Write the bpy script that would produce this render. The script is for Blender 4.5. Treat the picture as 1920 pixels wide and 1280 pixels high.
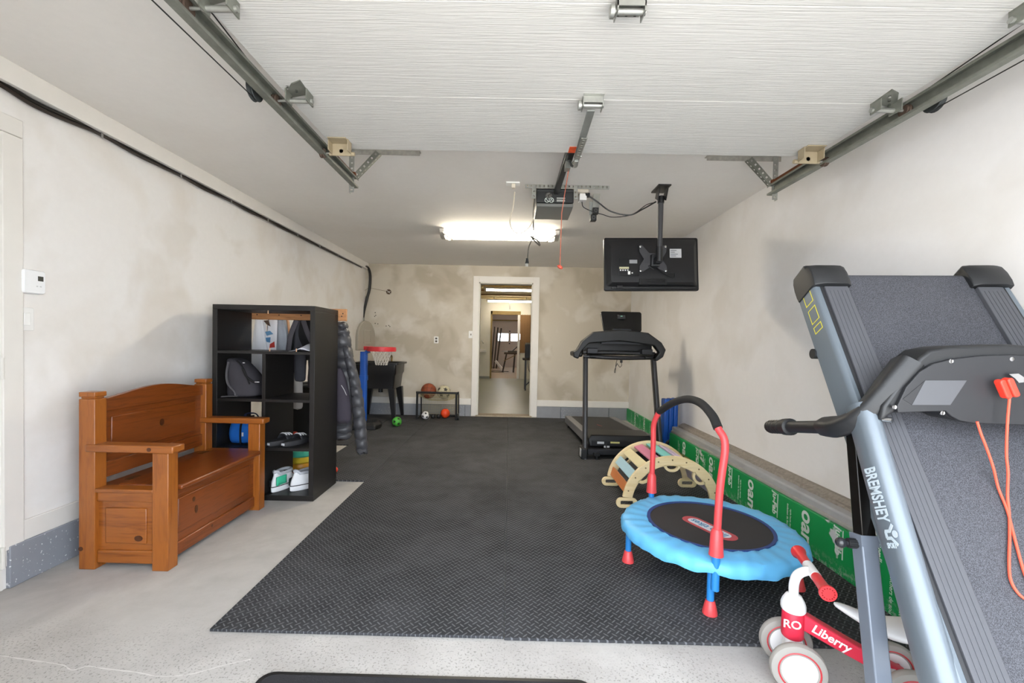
import bpy, bmesh, math, random
import numpy as np
from mathutils import Vector, Matrix
random.seed(7)
for o in list(bpy.data.objects): bpy.data.objects.remove(o)
SC = bpy.context.scene
COL = SC.collection
PI = math.pi

# ------------------------------------------------------------------ camera
ROLL, PITCH, YAW, PCX, PCY, FPX, CAMH = 0.02051, 0.02156, 0.00816, 948.44, 660.38, 810.0, 1.24
_cy, _sy, _cp, _sp, _cr, _sr = math.cos(YAW), math.sin(YAW), math.cos(PITCH), math.sin(PITCH), math.cos(ROLL), math.sin(ROLL)
CM = (np.array([[_cr, -_sr, 0], [_sr, _cr, 0], [0, 0, 1]]) @ np.array([[1, 0, 0], [0, _cp, -_sp], [0, _sp, _cp]])
      @ np.array([[_cy, 0, _sy], [0, 1, 0], [-_sy, 0, _cy]]) @ np.array([[1, 0, 0], [0, 0, -1], [0, 1, 0.]]))
CC = np.array([0, 0, CAMH])
cam = bpy.data.cameras.new('camera')
camo = bpy.data.objects.new('camera', cam); COL.objects.link(camo)
cam.sensor_width = 36.0; cam.lens = FPX / 1920 * 36
cam.shift_x = (960 - PCX) / 1920; cam.shift_y = (PCY - 640) / 1920
cam.clip_start = 0.02; cam.clip_end = 200
r_, u_, b_ = CM[0], -CM[1], -CM[2]
camo.matrix_world = Matrix(((r_[0], u_[0], b_[0], 0), (r_[1], u_[1], b_[1], 0), (r_[2], u_[2], b_[2], CAMH), (0, 0, 0, 1)))
SC.camera = camo
# ------------------------------------------------------------------ light and exposure
SC.view_settings.view_transform = 'Standard'; SC.view_settings.look = 'None'
SC.view_settings.gamma = 1.0; SC.view_settings.use_curve_mapping = False
SC.view_settings.exposure = 1.55
SKY = 3.0
wd = bpy.data.worlds.new('overcast_sky'); SC.world = wd; wd.use_nodes = True
bg = wd.node_tree.nodes['Background']; bg.inputs[0].default_value = (0.89, 0.955, 1.04, 1); bg.inputs[1].default_value = SKY
sun = bpy.data.lights.new('sun', 'SUN'); sun.energy = 15.0; sun.angle = math.radians(3); sun.color = (1.0, .985, .96)
suno = bpy.data.objects.new('sun', sun); COL.objects.link(suno); suno.rotation_euler = (math.radians(-32), math.radians(10), 0)   # high, from behind the house
SC.cycles.max_bounces = 10; SC.cycles.diffuse_bounces = 6

# pixel (1920x1280) -> world point on a plane
def ray(x, y): return CM.T @ np.array([(x - PCX) / FPX, (y - PCY) / FPX, 1.0])
def on(x, y, ax, v):
    d = ray(x, y); return Vector(CC + (v - CC[ax]) / d[ax] * d)
def PZ(x, y, z=0.0): return on(x, y, 2, z)
def PY(x, y, Y): return on(x, y, 1, Y)
def PX(x, y, X): return on(x, y, 0, X)

# ------------------------------------------------------------------ mesh builder
MW = {}
def V(*a): return Vector(a)
class MB:
    def __init__(s): s.v = []; s.f = []
    def add(s, vs, fs):
        n = len(s.v); s.v += [tuple(p) for p in vs]; s.f += [tuple(i + n for i in f) for f in fs]; return s
    def box(s, c, d, R=None):
        c = Vector(c); hx, hy, hz = d[0] / 2, d[1] / 2, d[2] / 2
        p = [Vector((x, y, z)) for x in (-hx, hx) for y in (-hy, hy) for z in (-hz, hz)]
        if R is not None: p = [R @ q for q in p]
        return s.add([c + q for q in p], [(0, 1, 3, 2), (4, 6, 7, 5), (0, 4, 5, 1), (2, 3, 7, 6), (0, 2, 6, 4), (1, 5, 7, 3)])
    def bb(s, x0, x1, y0, y1, z0, z1):
        return s.box(((x0 + x1) / 2, (y0 + y1) / 2, (z0 + z1) / 2), (x1 - x0, y1 - y0, z1 - z0))
    def tube(s, pts, r, n=10, closed=False, caps=True, sy=1.0, up=None):
        pts = [Vector(p) for p in pts]; m = len(pts)
        rs = r if isinstance(r, (list, tuple)) else [r] * m
        T = []
        for i in range(m):
            a = pts[(i - 1) % m] if (closed or i > 0) else pts[i]
            b = pts[(i + 1) % m] if (closed or i < m - 1) else pts[i]
            T.append((b - a).normalized())
        nrm = Vector(up) if up else (Vector((0, 0, 1)) if abs(T[0].z) < .9 else Vector((1, 0, 0)))
        vs = []
        for i in range(m):
            nrm = (nrm - T[i] * nrm.dot(T[i]))
            if nrm.length < 1e-6: nrm = T[i].orthogonal()
            nrm.normalize(); bi = T[i].cross(nrm)
            for k in range(n):
                a = 2 * PI * k / n
                vs.append(pts[i] + nrm * (rs[i] * sy * math.cos(a)) + bi * (rs[i] * math.sin(a)))
        fs = []
        for i in range(m if closed else m - 1):
            j = (i + 1) % m
            for k in range(n): fs.append((i * n + k, i * n + (k + 1) % n, j * n + (k + 1) % n, j * n + k))
        if caps and not closed: fs += [tuple(range(n)), tuple((m - 1) * n + k for k in range(n))]
        return s.add(vs, fs)
    def cyl(s, p0, p1, r0, r1=None, n=16):
        return s.tube([p0, p1], [r0, r0 if r1 is None else r1], n)
    def bar(s, p0, p1, w, h, up=(0, 0, 1)):      # rectangular bar, w across, h along up
        p0, p1 = Vector(p0), Vector(p1); t = (p1 - p0).normalized(); u = Vector(up); u = (u - t * u.dot(t)).normalized(); b = t.cross(u)
        vs = [p + b * (sx * w / 2) + u * (sz * h / 2) for p in (p0, p1) for sx, sz in ((-1, -1), (1, -1), (1, 1), (-1, 1))]
        return s.add(vs, [(0, 1, 2, 3), (4, 5, 6, 7), (0, 1, 5, 4), (1, 2, 6, 5), (2, 3, 7, 6), (3, 0, 4, 7)])
    def loft(s, secs, caps=True, closed=False):  # list of equal-length point rings
        n = len(secs[0]); m = len(secs); vs = [p for q in secs for p in q]; fs = []
        for i in range(m if closed else m - 1):
            j = (i + 1) % m
            for k in range(n): fs.append((i * n + k, i * n + (k + 1) % n, j * n + (k + 1) % n, j * n + k))
        if caps and not closed: fs += [tuple(range(n)), tuple((m - 1) * n + k for k in range(n))]
        return s.add(vs, fs)
    def prism(s, poly, o, ax, ay, dep):          # polygon extruded along dep
        o, ax, ay, dep = Vector(o), Vector(ax), Vector(ay), Vector(dep); n = len(poly)
        a = [o + ax * p[0] + ay * p[1] for p in poly]
        return s.add(a + [p + dep for p in a], [tuple(range(n)), tuple(range(n, 2 * n))] + [(k, (k + 1) % n, n + (k + 1) % n, n + k) for k in range(n)])
    def ring(s, outer, inner, o, ax, ay, dep):   # polygon with a hole (same count), extruded
        o, ax, ay, dep = Vector(o), Vector(ax), Vector(ay), Vector(dep); n = len(outer)
        P = [o + ax * p[0] + ay * p[1] for p in outer]; Q = [o + ax * p[0] + ay * p[1] for p in inner]
        vs = P + Q + [p + dep for p in P] + [p + dep for p in Q]; fs = []
        for k in range(n):
            j = (k + 1) % n
            fs += [(k, j, n + j, n + k), (2 * n + k, 2 * n + j, 3 * n + j, 3 * n + k), (k, j, 2 * n + j, 2 * n + k), (n + k, n + j, 3 * n + j, 3 * n + k)]
        return s.add(vs, fs)
    def lathe(s, prof, o, ax=(0, 0, 1), n=20, closed=False):
        o = Vector(o); ax = Vector(ax).normalized(); e1 = ax.orthogonal().normalized(); e2 = ax.cross(e1)
        secs = [[o + ax * z + (e1 * math.cos(2 * PI * k / n) + e2 * math.sin(2 * PI * k / n)) * max(r, 1e-4) for k in range(n)] for r, z in prof]
        return s.loft(secs, caps=not closed, closed=closed)
    def sph(s, c, r, n=16, m=10, sc=(1, 1, 1), R=None):
        c = Vector(c); secs = []
        for i in range(m + 1):
            t = PI * i / m; q = []
            for k in range(n):
                a = 2 * PI * k / n; p = Vector((r * sc[0] * math.sin(t) * math.cos(a), r * sc[1] * math.sin(t) * math.sin(a), r * sc[2] * math.cos(t)))
                q.append(c + (R @ p if R else p))
            secs.append(q)
        return s.loft(secs, caps=False)
    def grid(s, fn, nu, nv):
        vs = [fn(i / nu, j / nv) for i in range(nu + 1) for j in range(nv + 1)]
        return s.add(vs, [(i * (nv + 1) + j, (i + 1) * (nv + 1) + j, (i + 1) * (nv + 1) + j + 1, i * (nv + 1) + j + 1) for i in range(nu) for j in range(nv)])
    def build(s, name, mat, parent=None, bevel=0, ang=35, sub=0, solid=0, origin=None, local=False, seg=2, weld=False):
        me = bpy.data.meshes.new(name)
        vs = s.v
        if parent is not None and not local:
            inv = MW[parent.name].inverted(); vs = [inv @ Vector(p) for p in vs]
        elif origin is not None:
            og = Vector(origin); vs = [Vector(p) - og for p in vs]
        me.from_pydata([tuple(p) for p in vs], [], s.f)
        bm = bmesh.new(); bm.from_mesh(me)
        if weld: bmesh.ops.remove_doubles(bm, verts=bm.verts, dist=1e-5)
        bmesh.ops.recalc_face_normals(bm, faces=bm.faces); bm.to_mesh(me); bm.free()
        if ang is not None:
            for p in me.polygons: p.use_smooth = True
            me.set_sharp_from_angle(angle=math.radians(ang))
        if mat is not None: me.materials.append(mat)
        o = bpy.data.objects.new(name, me); COL.objects.link(o)
        if parent is not None: o.parent = parent; MW[o.name] = MW[parent.name]
        else:
            if origin is not None: o.location = origin
            MW[o.name] = Matrix.Translation(Vector(origin) if origin is not None else Vector((0, 0, 0)))
        if solid:
            md = o.modifiers.new('solid', 'SOLIDIFY'); md.thickness = solid; md.offset = 0
        if bevel:
            md = o.modifiers.new('bevel', 'BEVEL'); md.width = bevel; md.segments = seg; md.limit_method = 'ANGLE'; md.angle_limit = math.radians(40)
        if sub:
            md = o.modifiers.new('sub', 'SUBSURF'); md.levels = sub; md.render_levels = sub
        return o

def thing(name, label, cat, loc=(0, 0, 0), rz=0, group=None):
    o = bpy.data.objects.new(name, None); COL.objects.link(o); o.empty_display_size = .05
    o.location = loc; o.rotation_euler = (0, 0, rz)
    MW[o.name] = Matrix.Translation(Vector(loc)) @ Matrix.Rotation(rz, 4, 'Z')
    return tag(o, label, cat, group)
def tag(o, label, cat, group=None):
    o['label'] = label; o['category'] = cat
    if group: o['group'] = group
    return o
def struct(o, label=None, cat=None):
    o['kind'] = 'structure'
    if label: o['label'] = label
    if cat: o['category'] = cat
    return o
def text_mesh(name, body, size, mat, parent, o, ax, ay, extrude=0.0006, align='CENTER', sx=1.0, bold=0.0, shear=0.0):
    cu = bpy.data.curves.new('t', 'FONT'); cu.body = body; cu.size = size; cu.align_x = align; cu.align_y = 'CENTER'; cu.extrude = extrude; cu.offset = bold; cu.shear = shear
    cu.resolution_u = 3
    ob = bpy.data.objects.new('t', cu); COL.objects.link(ob)
    dg = bpy.context.evaluated_depsgraph_get(); me = bpy.data.meshes.new_from_object(ob.evaluated_get(dg))
    bpy.data.objects.remove(ob)
    ax, ay = Vector(ax).normalized(), Vector(ay).normalized(); az = ax.cross(ay); o = Vector(o)
    vs = [o + ax * (v.co.x * sx) + ay * v.co.y + az * v.co.z for v in me.vertices]
    mb = MB(); mb.add(vs, [tuple(p.vertices) for p in me.polygons])
    bpy.data.meshes.remove(me)
    return mb.build(name, mat, parent, ang=None)
def arc(c, r, a0, a1, n, e1, e2):
    c, e1, e2 = Vector(c), Vector(e1), Vector(e2)
    return [c + e1 * (r * math.cos(a0 + (a1 - a0) * i / n)) + e2 * (r * math.sin(a0 + (a1 - a0) * i / n)) for i in range(n + 1)]
def spline(pts, n=6):                            # Catmull-Rom through points
    P = [Vector(p) for p in pts]; P = [P[0] * 2 - P[1]] + P + [P[-1] * 2 - P[-2]]; out = []
    for i in range(1, len(P) - 2):
        for k in range(n):
            t = k / n; a, b, c, d = P[i - 1], P[i], P[i + 1], P[i + 2]
            out.append(.5 * ((2 * b) + (c - a) * t + (2 * a - 5 * b + 4 * c - d) * t * t + (3 * b - a - 3 * c + d) * t ** 3))
    out.append(P[-2]); return out
def rrect(w, h, r, n=4):
    out = []
    for cx, cy, a in ((w / 2 - r, h / 2 - r, 0), (-w / 2 + r, h / 2 - r, 90), (-w / 2 + r, -h / 2 + r, 180), (w / 2 - r, -h / 2 + r, 270)):
        for k in range(n + 1):
            t = math.radians(a + 90 * k / n); out.append((cx + r * math.cos(t), cy + r * math.sin(t)))
    return out

# ------------------------------------------------------------------ materials
def lin(c): return c / 12.92 if c <= .04045 else ((c + .055) / 1.055) ** 2.4
def S(h):
    h = h.lstrip('#'); return tuple(lin(int(h[i:i + 2], 16) / 255) for i in (0, 2, 4))
class NT:
    def __init__(s, name):
        s.m = bpy.data.materials.new(name); s.m.use_nodes = True; s.t = s.m.node_tree; s.b = s.t.nodes['Principled BSDF']
    def n(s, typ, **kw):
        nd = s.t.nodes.new(typ)
        for k, v in kw.items():
            if hasattr(nd, k): setattr(nd, k, v)
            else: s.set(nd.inputs[k.replace('_', ' ')], v)
        return nd
    def set(s, inp, v):
        if isinstance(v, bpy.types.NodeSocket): s.t.links.new(v, inp)
        elif isinstance(v, (tuple, list)) and inp.type == 'RGBA': inp.default_value = (*v[:3], 1)
        else: inp.default_value = v
    def math(s, op, a, b=None, c=None):
        nd = s.t.nodes.new('ShaderNodeMath'); nd.operation = op
        for i, v in enumerate((a, b, c)):
            if v is not None: s.set(nd.inputs[i], v)
        return nd.outputs[0]
    def coord(s, which='Object', scale=(1, 1, 1), rot=(0, 0, 0)):
        c = s.t.nodes.new('ShaderNodeTexCoord'); mp = s.t.nodes.new('ShaderNodeMapping')
        s.t.links.new(c.outputs[which], mp.inputs[0]); mp.inputs['Scale'].default_value = scale; mp.inputs['Rotation'].default_value = rot
        return mp.outputs[0]
    def noise(s, co, scale, detail=4, rough=.55, dist=0):
        nd = s.t.nodes.new('ShaderNodeTexNoise'); s.t.links.new(co, nd.inputs['Vector'])
        nd.inputs['Scale'].default_value = scale; nd.inputs['Detail'].default_value = detail; nd.inputs['Roughness'].default_value = rough; nd.inputs['Distortion'].default_value = dist
        return nd.outputs['Fac']
    def ramp(s, f, stops):
        nd = s.t.nodes.new('ShaderNodeValToRGB'); s.t.links.new(f, nd.inputs[0]); e = nd.color_ramp.elements
        while len(e) < len(stops): e.new(.5)
        for i, (p, c) in enumerate(stops):
            e[i].position = p; e[i].color = (*(c if isinstance(c, tuple) else (c, c, c)), 1)
        return nd.outputs[0]
    def mix(s, f, a, b, mode='MIX'):
        nd = s.t.nodes.new('ShaderNodeMix'); nd.data_type = 'RGBA'; nd.blend_type = mode
        for k, v in ((0, f), (6, a), (7, b)): s.set(nd.inputs[k], v)
        return nd.outputs[2]
    def bump(s, h, strength=.3, dist=.002):
        nd = s.t.nodes.new('ShaderNodeBump'); s.set(nd.inputs['Height'], h); nd.inputs['Strength'].default_value = strength; nd.inputs['Distance'].default_value = dist
        s.t.links.new(nd.outputs[0], s.b.inputs['Normal'])
    def out(s, col=None, rough=None, metal=None):
        if col is not None: s.set(s.b.inputs['Base Color'], col)
        if rough is not None: s.set(s.b.inputs['Roughness'], rough)
        if metal is not None: s.set(s.b.inputs['Metallic'], metal)
        return s.m
_mc = {}
def P(name, col, rough=.5, metal=0.0, var=.06, vs=14, bump=0, bs=120, coat=0, emit=0, alpha=1, trans=0, sheen=0):
    if name in _mc: return _mc[name]
    if isinstance(col, str): col = S(col)
    t = NT(name); co = t.coord()
    f = t.noise(co, vs, 5)
    c = t.mix(f, tuple(x * (1 - var) for x in col), tuple(min(1, x * (1 + var)) for x in col)) if var else col
    t.out(c, rough, metal)
    if bump: t.bump(t.noise(co, bs, 3), bump, .002)
    if coat: t.b.inputs['Coat Weight'].default_value = coat; t.b.inputs['Coat Roughness'].default_value = .15
    if emit: t.b.inputs['Emission Color'].default_value = (*col, 1); t.b.inputs['Emission Strength'].default_value = emit
    if trans: t.b.inputs['Transmission Weight'].default_value = trans
    if alpha < 1: t.b.inputs['Alpha'].default_value = alpha
    if sheen: t.b.inputs['Sheen Weight'].default_value = sheen
    _mc[name] = t.m
    return t.m

def wall_mat(name, base, patch, patch2, amt=.5, sc=1.1, off=(0, 0, 0)):
    t = NT(name); co = t.coord()
    mp = t.t.nodes.new('ShaderNodeMapping'); t.t.links.new(co, mp.inputs[0]); mp.inputs['Location'].default_value = off; co = mp.outputs[0]
    f1 = t.ramp(t.noise(co, sc, 3, .5, .6), [(.47, 0.0), (.60, amt)])
    f2 = t.ramp(t.noise(co, sc * 2.3, 3, .5, .3), [(.52, 0.0), (.66, amt * .75)])
    c = t.mix(f2, t.mix(f1, base, patch), patch2)
    fine = t.noise(co, 26, 5)
    c = t.mix(t.math('MULTIPLY', fine, .10), c, (.35, .34, .32))
    t.bump(t.noise(co, 60, 4), .12, .003)
    return t.out(c, .75)
W_LEFT = wall_mat('painted_wall_white', S('#eceae8'), S('#e0d9d0'), S('#d8d1c7'), .6, 1.0)
W_RIGHT = wall_mat('painted_wall_right', S('#e6e4e3'), S('#d8d4ce'), S('#d0cbc4'), .5, .8, (3, 1, 0))
W_BACK = wall_mat('patched_wall_tan', S('#c6beaf'), S('#aca290'), S('#d9d4cb'), .8, 1.25, (5, 0, 2))
CEIL = wall_mat('ceiling_paint', S('#ece9e5'), S('#e4dfd9'), S('#f0edea'), .4, .7)
def trim_white():
    return P('trim_white', '#e2dfda', .5, var=.05, vs=9, bump=.06, bs=40)
TRIM = trim_white()
def concrete(name, a, b, dark, sp=.2):
    t = NT(name); co = t.coord()
    f = t.ramp(t.noise(co, 1.7, 7, .62, .6), [(.36, 0.0), (.66, 1.0)]); g = t.noise(co, 9, 6, .65)
    c = t.mix(f, a, b); c = t.mix(t.math('MULTIPLY', g, .35), c, dark)
    # aggregate specks where the paste has worn off
    sp1 = t.ramp(t.noise(co, 110, 3, .6), [(.56, 0.0), (.62, 1.0)]); yy = t.t.nodes.new('ShaderNodeSeparateXYZ'); t.t.links.new(co, yy.inputs[0]); area = t.ramp(t.math('ADD', t.math('SUBTRACT', 2.05, yy.outputs[1]), t.noise(co, 2.2, 4, .6, .3)), [(.62, 0.04), (.95, 1.0)])
    c = t.mix(t.math('MULTIPLY', t.math('MULTIPLY', sp1, area), sp), c, dark)
    t.bump(t.math('ADD', t.noise(co, 55, 5), t.math('MULTIPLY', sp1, -.6)), .18, .003)
    return t.out(c, .82)
FLOOR = concrete('concrete_floor', S('#c6c4c1'), S('#b0adaa'), S('#7c7873'), .7)
def diamond_rubber():
    t = NT('diamond_plate_rubber'); co = t.coord(); per = .0362
    sp = t.t.nodes.new('ShaderNodeSeparateXYZ'); t.t.links.new(co, sp.inputs[0])
    def lug(off, sgn):      # one lattice of raised lugs, turned 45 degrees either way
        x = t.math('ADD', t.math('DIVIDE', sp.outputs[0], per), off); y = t.math('ADD', t.math('DIVIDE', sp.outputs[1], per), off)
        lx = t.math('SUBTRACT', t.math('FRACT', x), .5); ly = t.math('MULTIPLY', t.math('SUBTRACT', t.math('FRACT', y), .5), sgn)
        a = t.math('MULTIPLY', t.math('ADD', lx, ly), .7071); b = t.math('MULTIPLY', t.math('SUBTRACT', lx, ly), .7071)
        q = t.math('ADD', t.math('POWER', t.math('DIVIDE', t.math('ABSOLUTE', a), .43), 2.4), t.math('POWER', t.math('DIVIDE', t.math('ABSOLUTE', b), .095), 2.0))
        return t.ramp(q, [(.5, 1.0), (1.0, 0.0)])
    m = t.math('MAXIMUM', lug(0.0, 1.0), lug(.5, -1.0))
    big = t.noise(co, 1.6, 6, .62, .5); fine = t.noise(co, 260, 2); mid = t.noise(co, 7, 5, .6, .3)
    base = t.mix(t.ramp(t.math('ADD', t.math('MULTIPLY', big, .65), t.math('MULTIPLY', mid, .35)), [(.36, 0.0), (.66, 1.0)]), S('#2a2b2d'), S('#494a4d'))
    c = t.mix(t.math('MULTIPLY', m, .62), base, S('#7e7f83'))
    c = t.mix(t.math('MULTIPLY', fine, .25), c, (.02, .02, .02))
    t.bump(t.math('ADD', m, t.math('MULTIPLY', fine, .15)), .6, .0022)
    t.b.inputs['Specular IOR Level'].default_value = .15
    return t.out(c, .8)
RUBBER = diamond_rubber()
def wood(name, light, dark, axis='Z', scale=1.0, knots=True, rough=.34, coat=.2):
    t = NT(name); co0 = t.coord()
    sc = {'X': (1.2, 14, 14), 'Y': (14, 1.2, 14), 'Z': (14, 14, 1.2)}[axis]
    mp = t.t.nodes.new('ShaderNodeMapping'); t.t.links.new(co0, mp.inputs[0]); mp.inputs['Scale'].default_value = tuple(x * scale for x in sc)
    g = t.noise(mp.outputs[0], 2.2, 5, .6, 1.1); g2 = t.noise(mp.outputs[0], 9, 3, .5, .4)
    f = t.ramp(t.math('ADD', t.math('MULTIPLY', g, .75), t.math('MULTIPLY', g2, .25)), [(.3, dark), (.52, light), (.75, tuple(x * .82 for x in light))])
    t.bump(g2, .05, .001)
    t.b.inputs['Coat Weight'].default_value = coat; t.b.inputs['Coat Roughness'].default_value = .2
    return t.out(f, rough)
PINE_Z = wood('orange_pine_upright', S('#9c5a1f'), S('#773e12'), 'Z')
PINE_Y = wood('orange_pine_long', S('#7e3f14'), S('#582808'), 'Y')
PINE_X = wood('orange_pine_cross', S('#9a581e'), S('#753d12'), 'X')
PINE_K = P('pine_knot', '#4b2408', .4, var=.3, vs=40)
RACKWOOD = wood('rack_wood', S('#c08a5c'), S('#96623a'), 'X', rough=.6, coat=0)
PLY = wood('birch_ply', S('#e3cfa2'), S('#d4bb86'), 'X', .6, rough=.5, coat=.1)
BLACK = P('black_plastic', '#17181a', .42, var=.15)
BLKMET = P('black_metal', '#1d1e20', .35, var=.1)
BLKWOOD = P('black_brown_laminate', '#1a1817', .48, var=.25, vs=30)
STEEL = P('galvanised_steel', '#a3a49f', .42, .7, var=.25, vs=30, bump=.05)
DARKSTEEL = P('dark_track_steel', '#85877f', .5, .6, var=.35, vs=22, bump=.08)
RUST = P('rusty_steel', '#6a3a1e', .8, .3, var=.4, vs=60)
CHROME = P('chrome', '#c8c8c8', .12, 1.0, var=.02)
WHITEPL = P('white_plastic', '#e8e8e6', .4, var=.02)
# ------------------------------------------------------------------ the shell of the garage
XL, XR, YB, YF, H = -2.42, 2.0, 7.186, 0.2, 2.513
GREYP = P('grey_foundation_paint', '#8d9096', .55, var=.12, vs=9, bump=.12, bs=50)
def speckled():
    t = NT('speckled_grey_paint'); co = t.coord()
    f = t.ramp(t.noise(co, 70, 2, .5), [(.66, 0.0), (.69, 1.0)])
    c = t.mix(t.noise(co, 5, 4), S('#7f838b'), S('#969aa2')); c = t.mix(f, c, S('#d8dadd'))
    t.bump(t.noise(co, 45, 4), .15, .003); return t.out(c, .5)
SPECK = speckled()
struct(MB().bb(XL - .15, XR + .15, YF - .1, YB + .15, -.12, 0).build('floor', FLOOR), 'bare grey concrete garage floor', 'floor')
crk = MB()
for pts_ in ([(-30, 1226), (0, 1229), (60, 1238), (115, 1246), (135, 1256), (165, 1249), (200, 1254), (255, 1260), (300, 1268), (360, 1263), (420, 1247), (470, 1236)],):
    P_ = spline([PZ(x, y) for x, y in pts_], 5); secs = []
    for i_, p in enumerate(P_):
        t_ = (P_[min(i_ + 1, len(P_) - 1)] - P_[max(i_ - 1, 0)]).normalized(); n_ = V(-t_.y, t_.x, 0); w_ = random.uniform(.0012, .004)
        secs.append([p + n_ * w_, p - n_ * w_ * random.uniform(.5, 1.2)])
    crk.grid(lambda u, v: secs[min(int(round(u * (len(secs) - 1))), len(secs) - 1)][int(v)] + V(0, 0, .0006), len(secs) - 1, 1)
co_ = crk.build('crack_filler', P('pale_filler', '#cbc9c6', .9, var=.12, vs=60), bpy.data.objects['floor'], ang=None); co_['kind'] = 'stuff'
struct(MB().bb(-14, 14, -16, YF - .1, -.2, -.02).build('ground_outside', concrete('driveway', S('#c4c1bb'), S('#b5b1aa'), S('#8a867f'), .3)), 'pale concrete driveway in front of the garage', 'ground')
struct(MB().bb(XL - .15, XR + .15, YF - .1, YB + .15, H, H + .12).build('ceiling', CEIL), 'off white plaster ceiling of the garage', 'ceiling')
wl = MB().bb(XL - .12, XL, 2.035, YB, 0, H).bb(XL - .12, XL, YF, 1.13, 0, H).bb(XL - .12, XL, 1.13, 2.035, 2.19, H)
struct(wl.build('wall_left', W_LEFT), 'white painted wall with beige plaster patches', 'wall')
struct(MB().bb(XR, XR + .12, YF - .1, YB + .15, 0, H).build('wall_right', W_RIGHT), 'white plaster wall above the concrete curb', 'wall')
DX0, DX1, DZ1 = -.523, .372, 2.238
wb = MB().bb(XL - .12, DX0, YB, YB + .15, 0, H).bb(DX1, XR, YB, YB + .15, 0, H).bb(DX0, DX1, YB, YB + .15, DZ1, H)
struct(wb.build('wall_back', W_BACK), 'tan patched plaster wall with a doorway', 'wall')
OX0, OX1, OZ = -1.02, 1.68, 2.2
wf = MB().bb(XL - .12, OX0, YF - .1, YF, 0, H).bb(OX1, XR, YF - .1, YF, 0, H).bb(OX0, OX1, YF - .1, YF, OZ, H)
struct(wf.build('wall_front', W_LEFT), 'front wall around the open garage doorway', 'wall')
# door in the left wall (only its casing and hinges reach into view)
struct(MB().bb(XL, XL + .018, 2.03, 2.117, .19, 2.188).bb(XL, XL + .018, 1.05, 1.14, .19, 2.188).bb(XL, XL + .018, 1.05, 2.117, 2.19, 2.275).build('trim_1', TRIM, bevel=.003), 'white door casing on the left wall', 'trim')
dl = struct(MB().bb(XL - .06, XL - .02, 1.15, 2.02, .01, 2.18).build('door_1', TRIM, bevel=.003), 'white side door in the left wall', 'door')
MB().bb(XL - .1, XL + .004, 2.018, 2.036, 0, 2.19).build('door_jamb', TRIM, dl)
for zz in (1.07, .16):
    hg = MB().cyl((XL + .012, 2.03, zz - .05), (XL + .012, 2.03, zz + .05), .008, n=10).bb(XL + .001, XL + .007, 2.03, 2.06, zz - .05, zz + .05)
    for q in (-.05, -.017, .017, .05): hg.cyl((XL + .012, 2.03, zz + q - .002), (XL + .012, 2.03, zz + q + .002), .0095, n=10)
    hg.build('hinge', P('painted_hinge', '#d9d6d0', .5), dl)
# cove board, base boards and foundation courses
struct(MB().bb(XL, XL + .055, YF, YB, 2.41, H).build('trim_2', TRIM, bevel=.002), 'white boxed board along the top of the left wall', 'trim')
struct(MB().bb(XL, XL + .022, 2.05, YB, 0, .205).build('baseboard_left', SPECK, bevel=.004), 'grey speckled foundation strip under the left wall', 'baseboard')
struct(MB().bb(XL, XL + .016, 2.117, YB, .205, .305).build('trim_3', TRIM, bevel=.003), 'white base board above the grey foundation strip', 'trim')
bbk = struct(MB().bb(XL + .02, DX0 - .1, YB - .012, YB, 0, .2).bb(DX1 + .1, XR, YB - .012, YB, 0, .2).build('baseboard_back', GREYP), 'grey painted block course at the foot of the back wall', 'baseboard')
xs = [(-2.36 + .41 * i, min(-2.36 + .41 * (i + 1), DX0 - .1)) for i in range(5)] + [(DX1 + .1 + .4 * i, min(DX1 + .1 + .4 * (i + 1), XR - .02)) for i in range(4)]
for i, (a, b) in enumerate(xs):
    if b - a > .03: MB().bb(a + .004, b - .004, YB - .03 - .003 * (i % 2), YB - .01, 0, .196).build('block', GREYP if i % 3 else SPECK, bbk, bevel=.004)
struct(MB().bb(XL + .02, DX0 - .1, YB - .022, YB, .2, .305).bb(DX1 + .1, XR, YB - .022, YB, .2, .305).build('trim_4', TRIM, bevel=.003), 'white base board along the back wall', 'trim')
cs = MB().bb(DX0 - .095, DX0, YB - .02, YB, .02, DZ1 + .1).bb(DX1, DX1 + .105, YB - .02, YB, .02, DZ1 + .1).bb(DX0, DX1, YB - .02, YB, DZ1, DZ1 + .1)
struct(cs.build('trim_5', TRIM, bevel=.003), 'plain white casing around the inner doorway', 'trim')
jb = MB().bb(DX0, DX0 + .02, YB - .01, YB + .16, 0, DZ1).bb(DX1 - .02, DX1, YB - .01, YB + .16, 0, DZ1).bb(DX0, DX1, YB - .01, YB + .16, DZ1 - .02, DZ1)
struct(jb.build('trim_6', P('jamb_white', '#d6d3cb', .5, var=.08)), 'white jamb lining of the inner doorway', 'trim')
struct(MB().bb(DX0 - .02, DX1 + .02, YB - .03, YB + .17, 0, .035).build('trim_7', P('worn_threshold', '#a79a86', .8, var=.35, vs=30, bump=.3), bevel=.004), 'worn wooden threshold of the inner doorway', 'trim')

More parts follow.
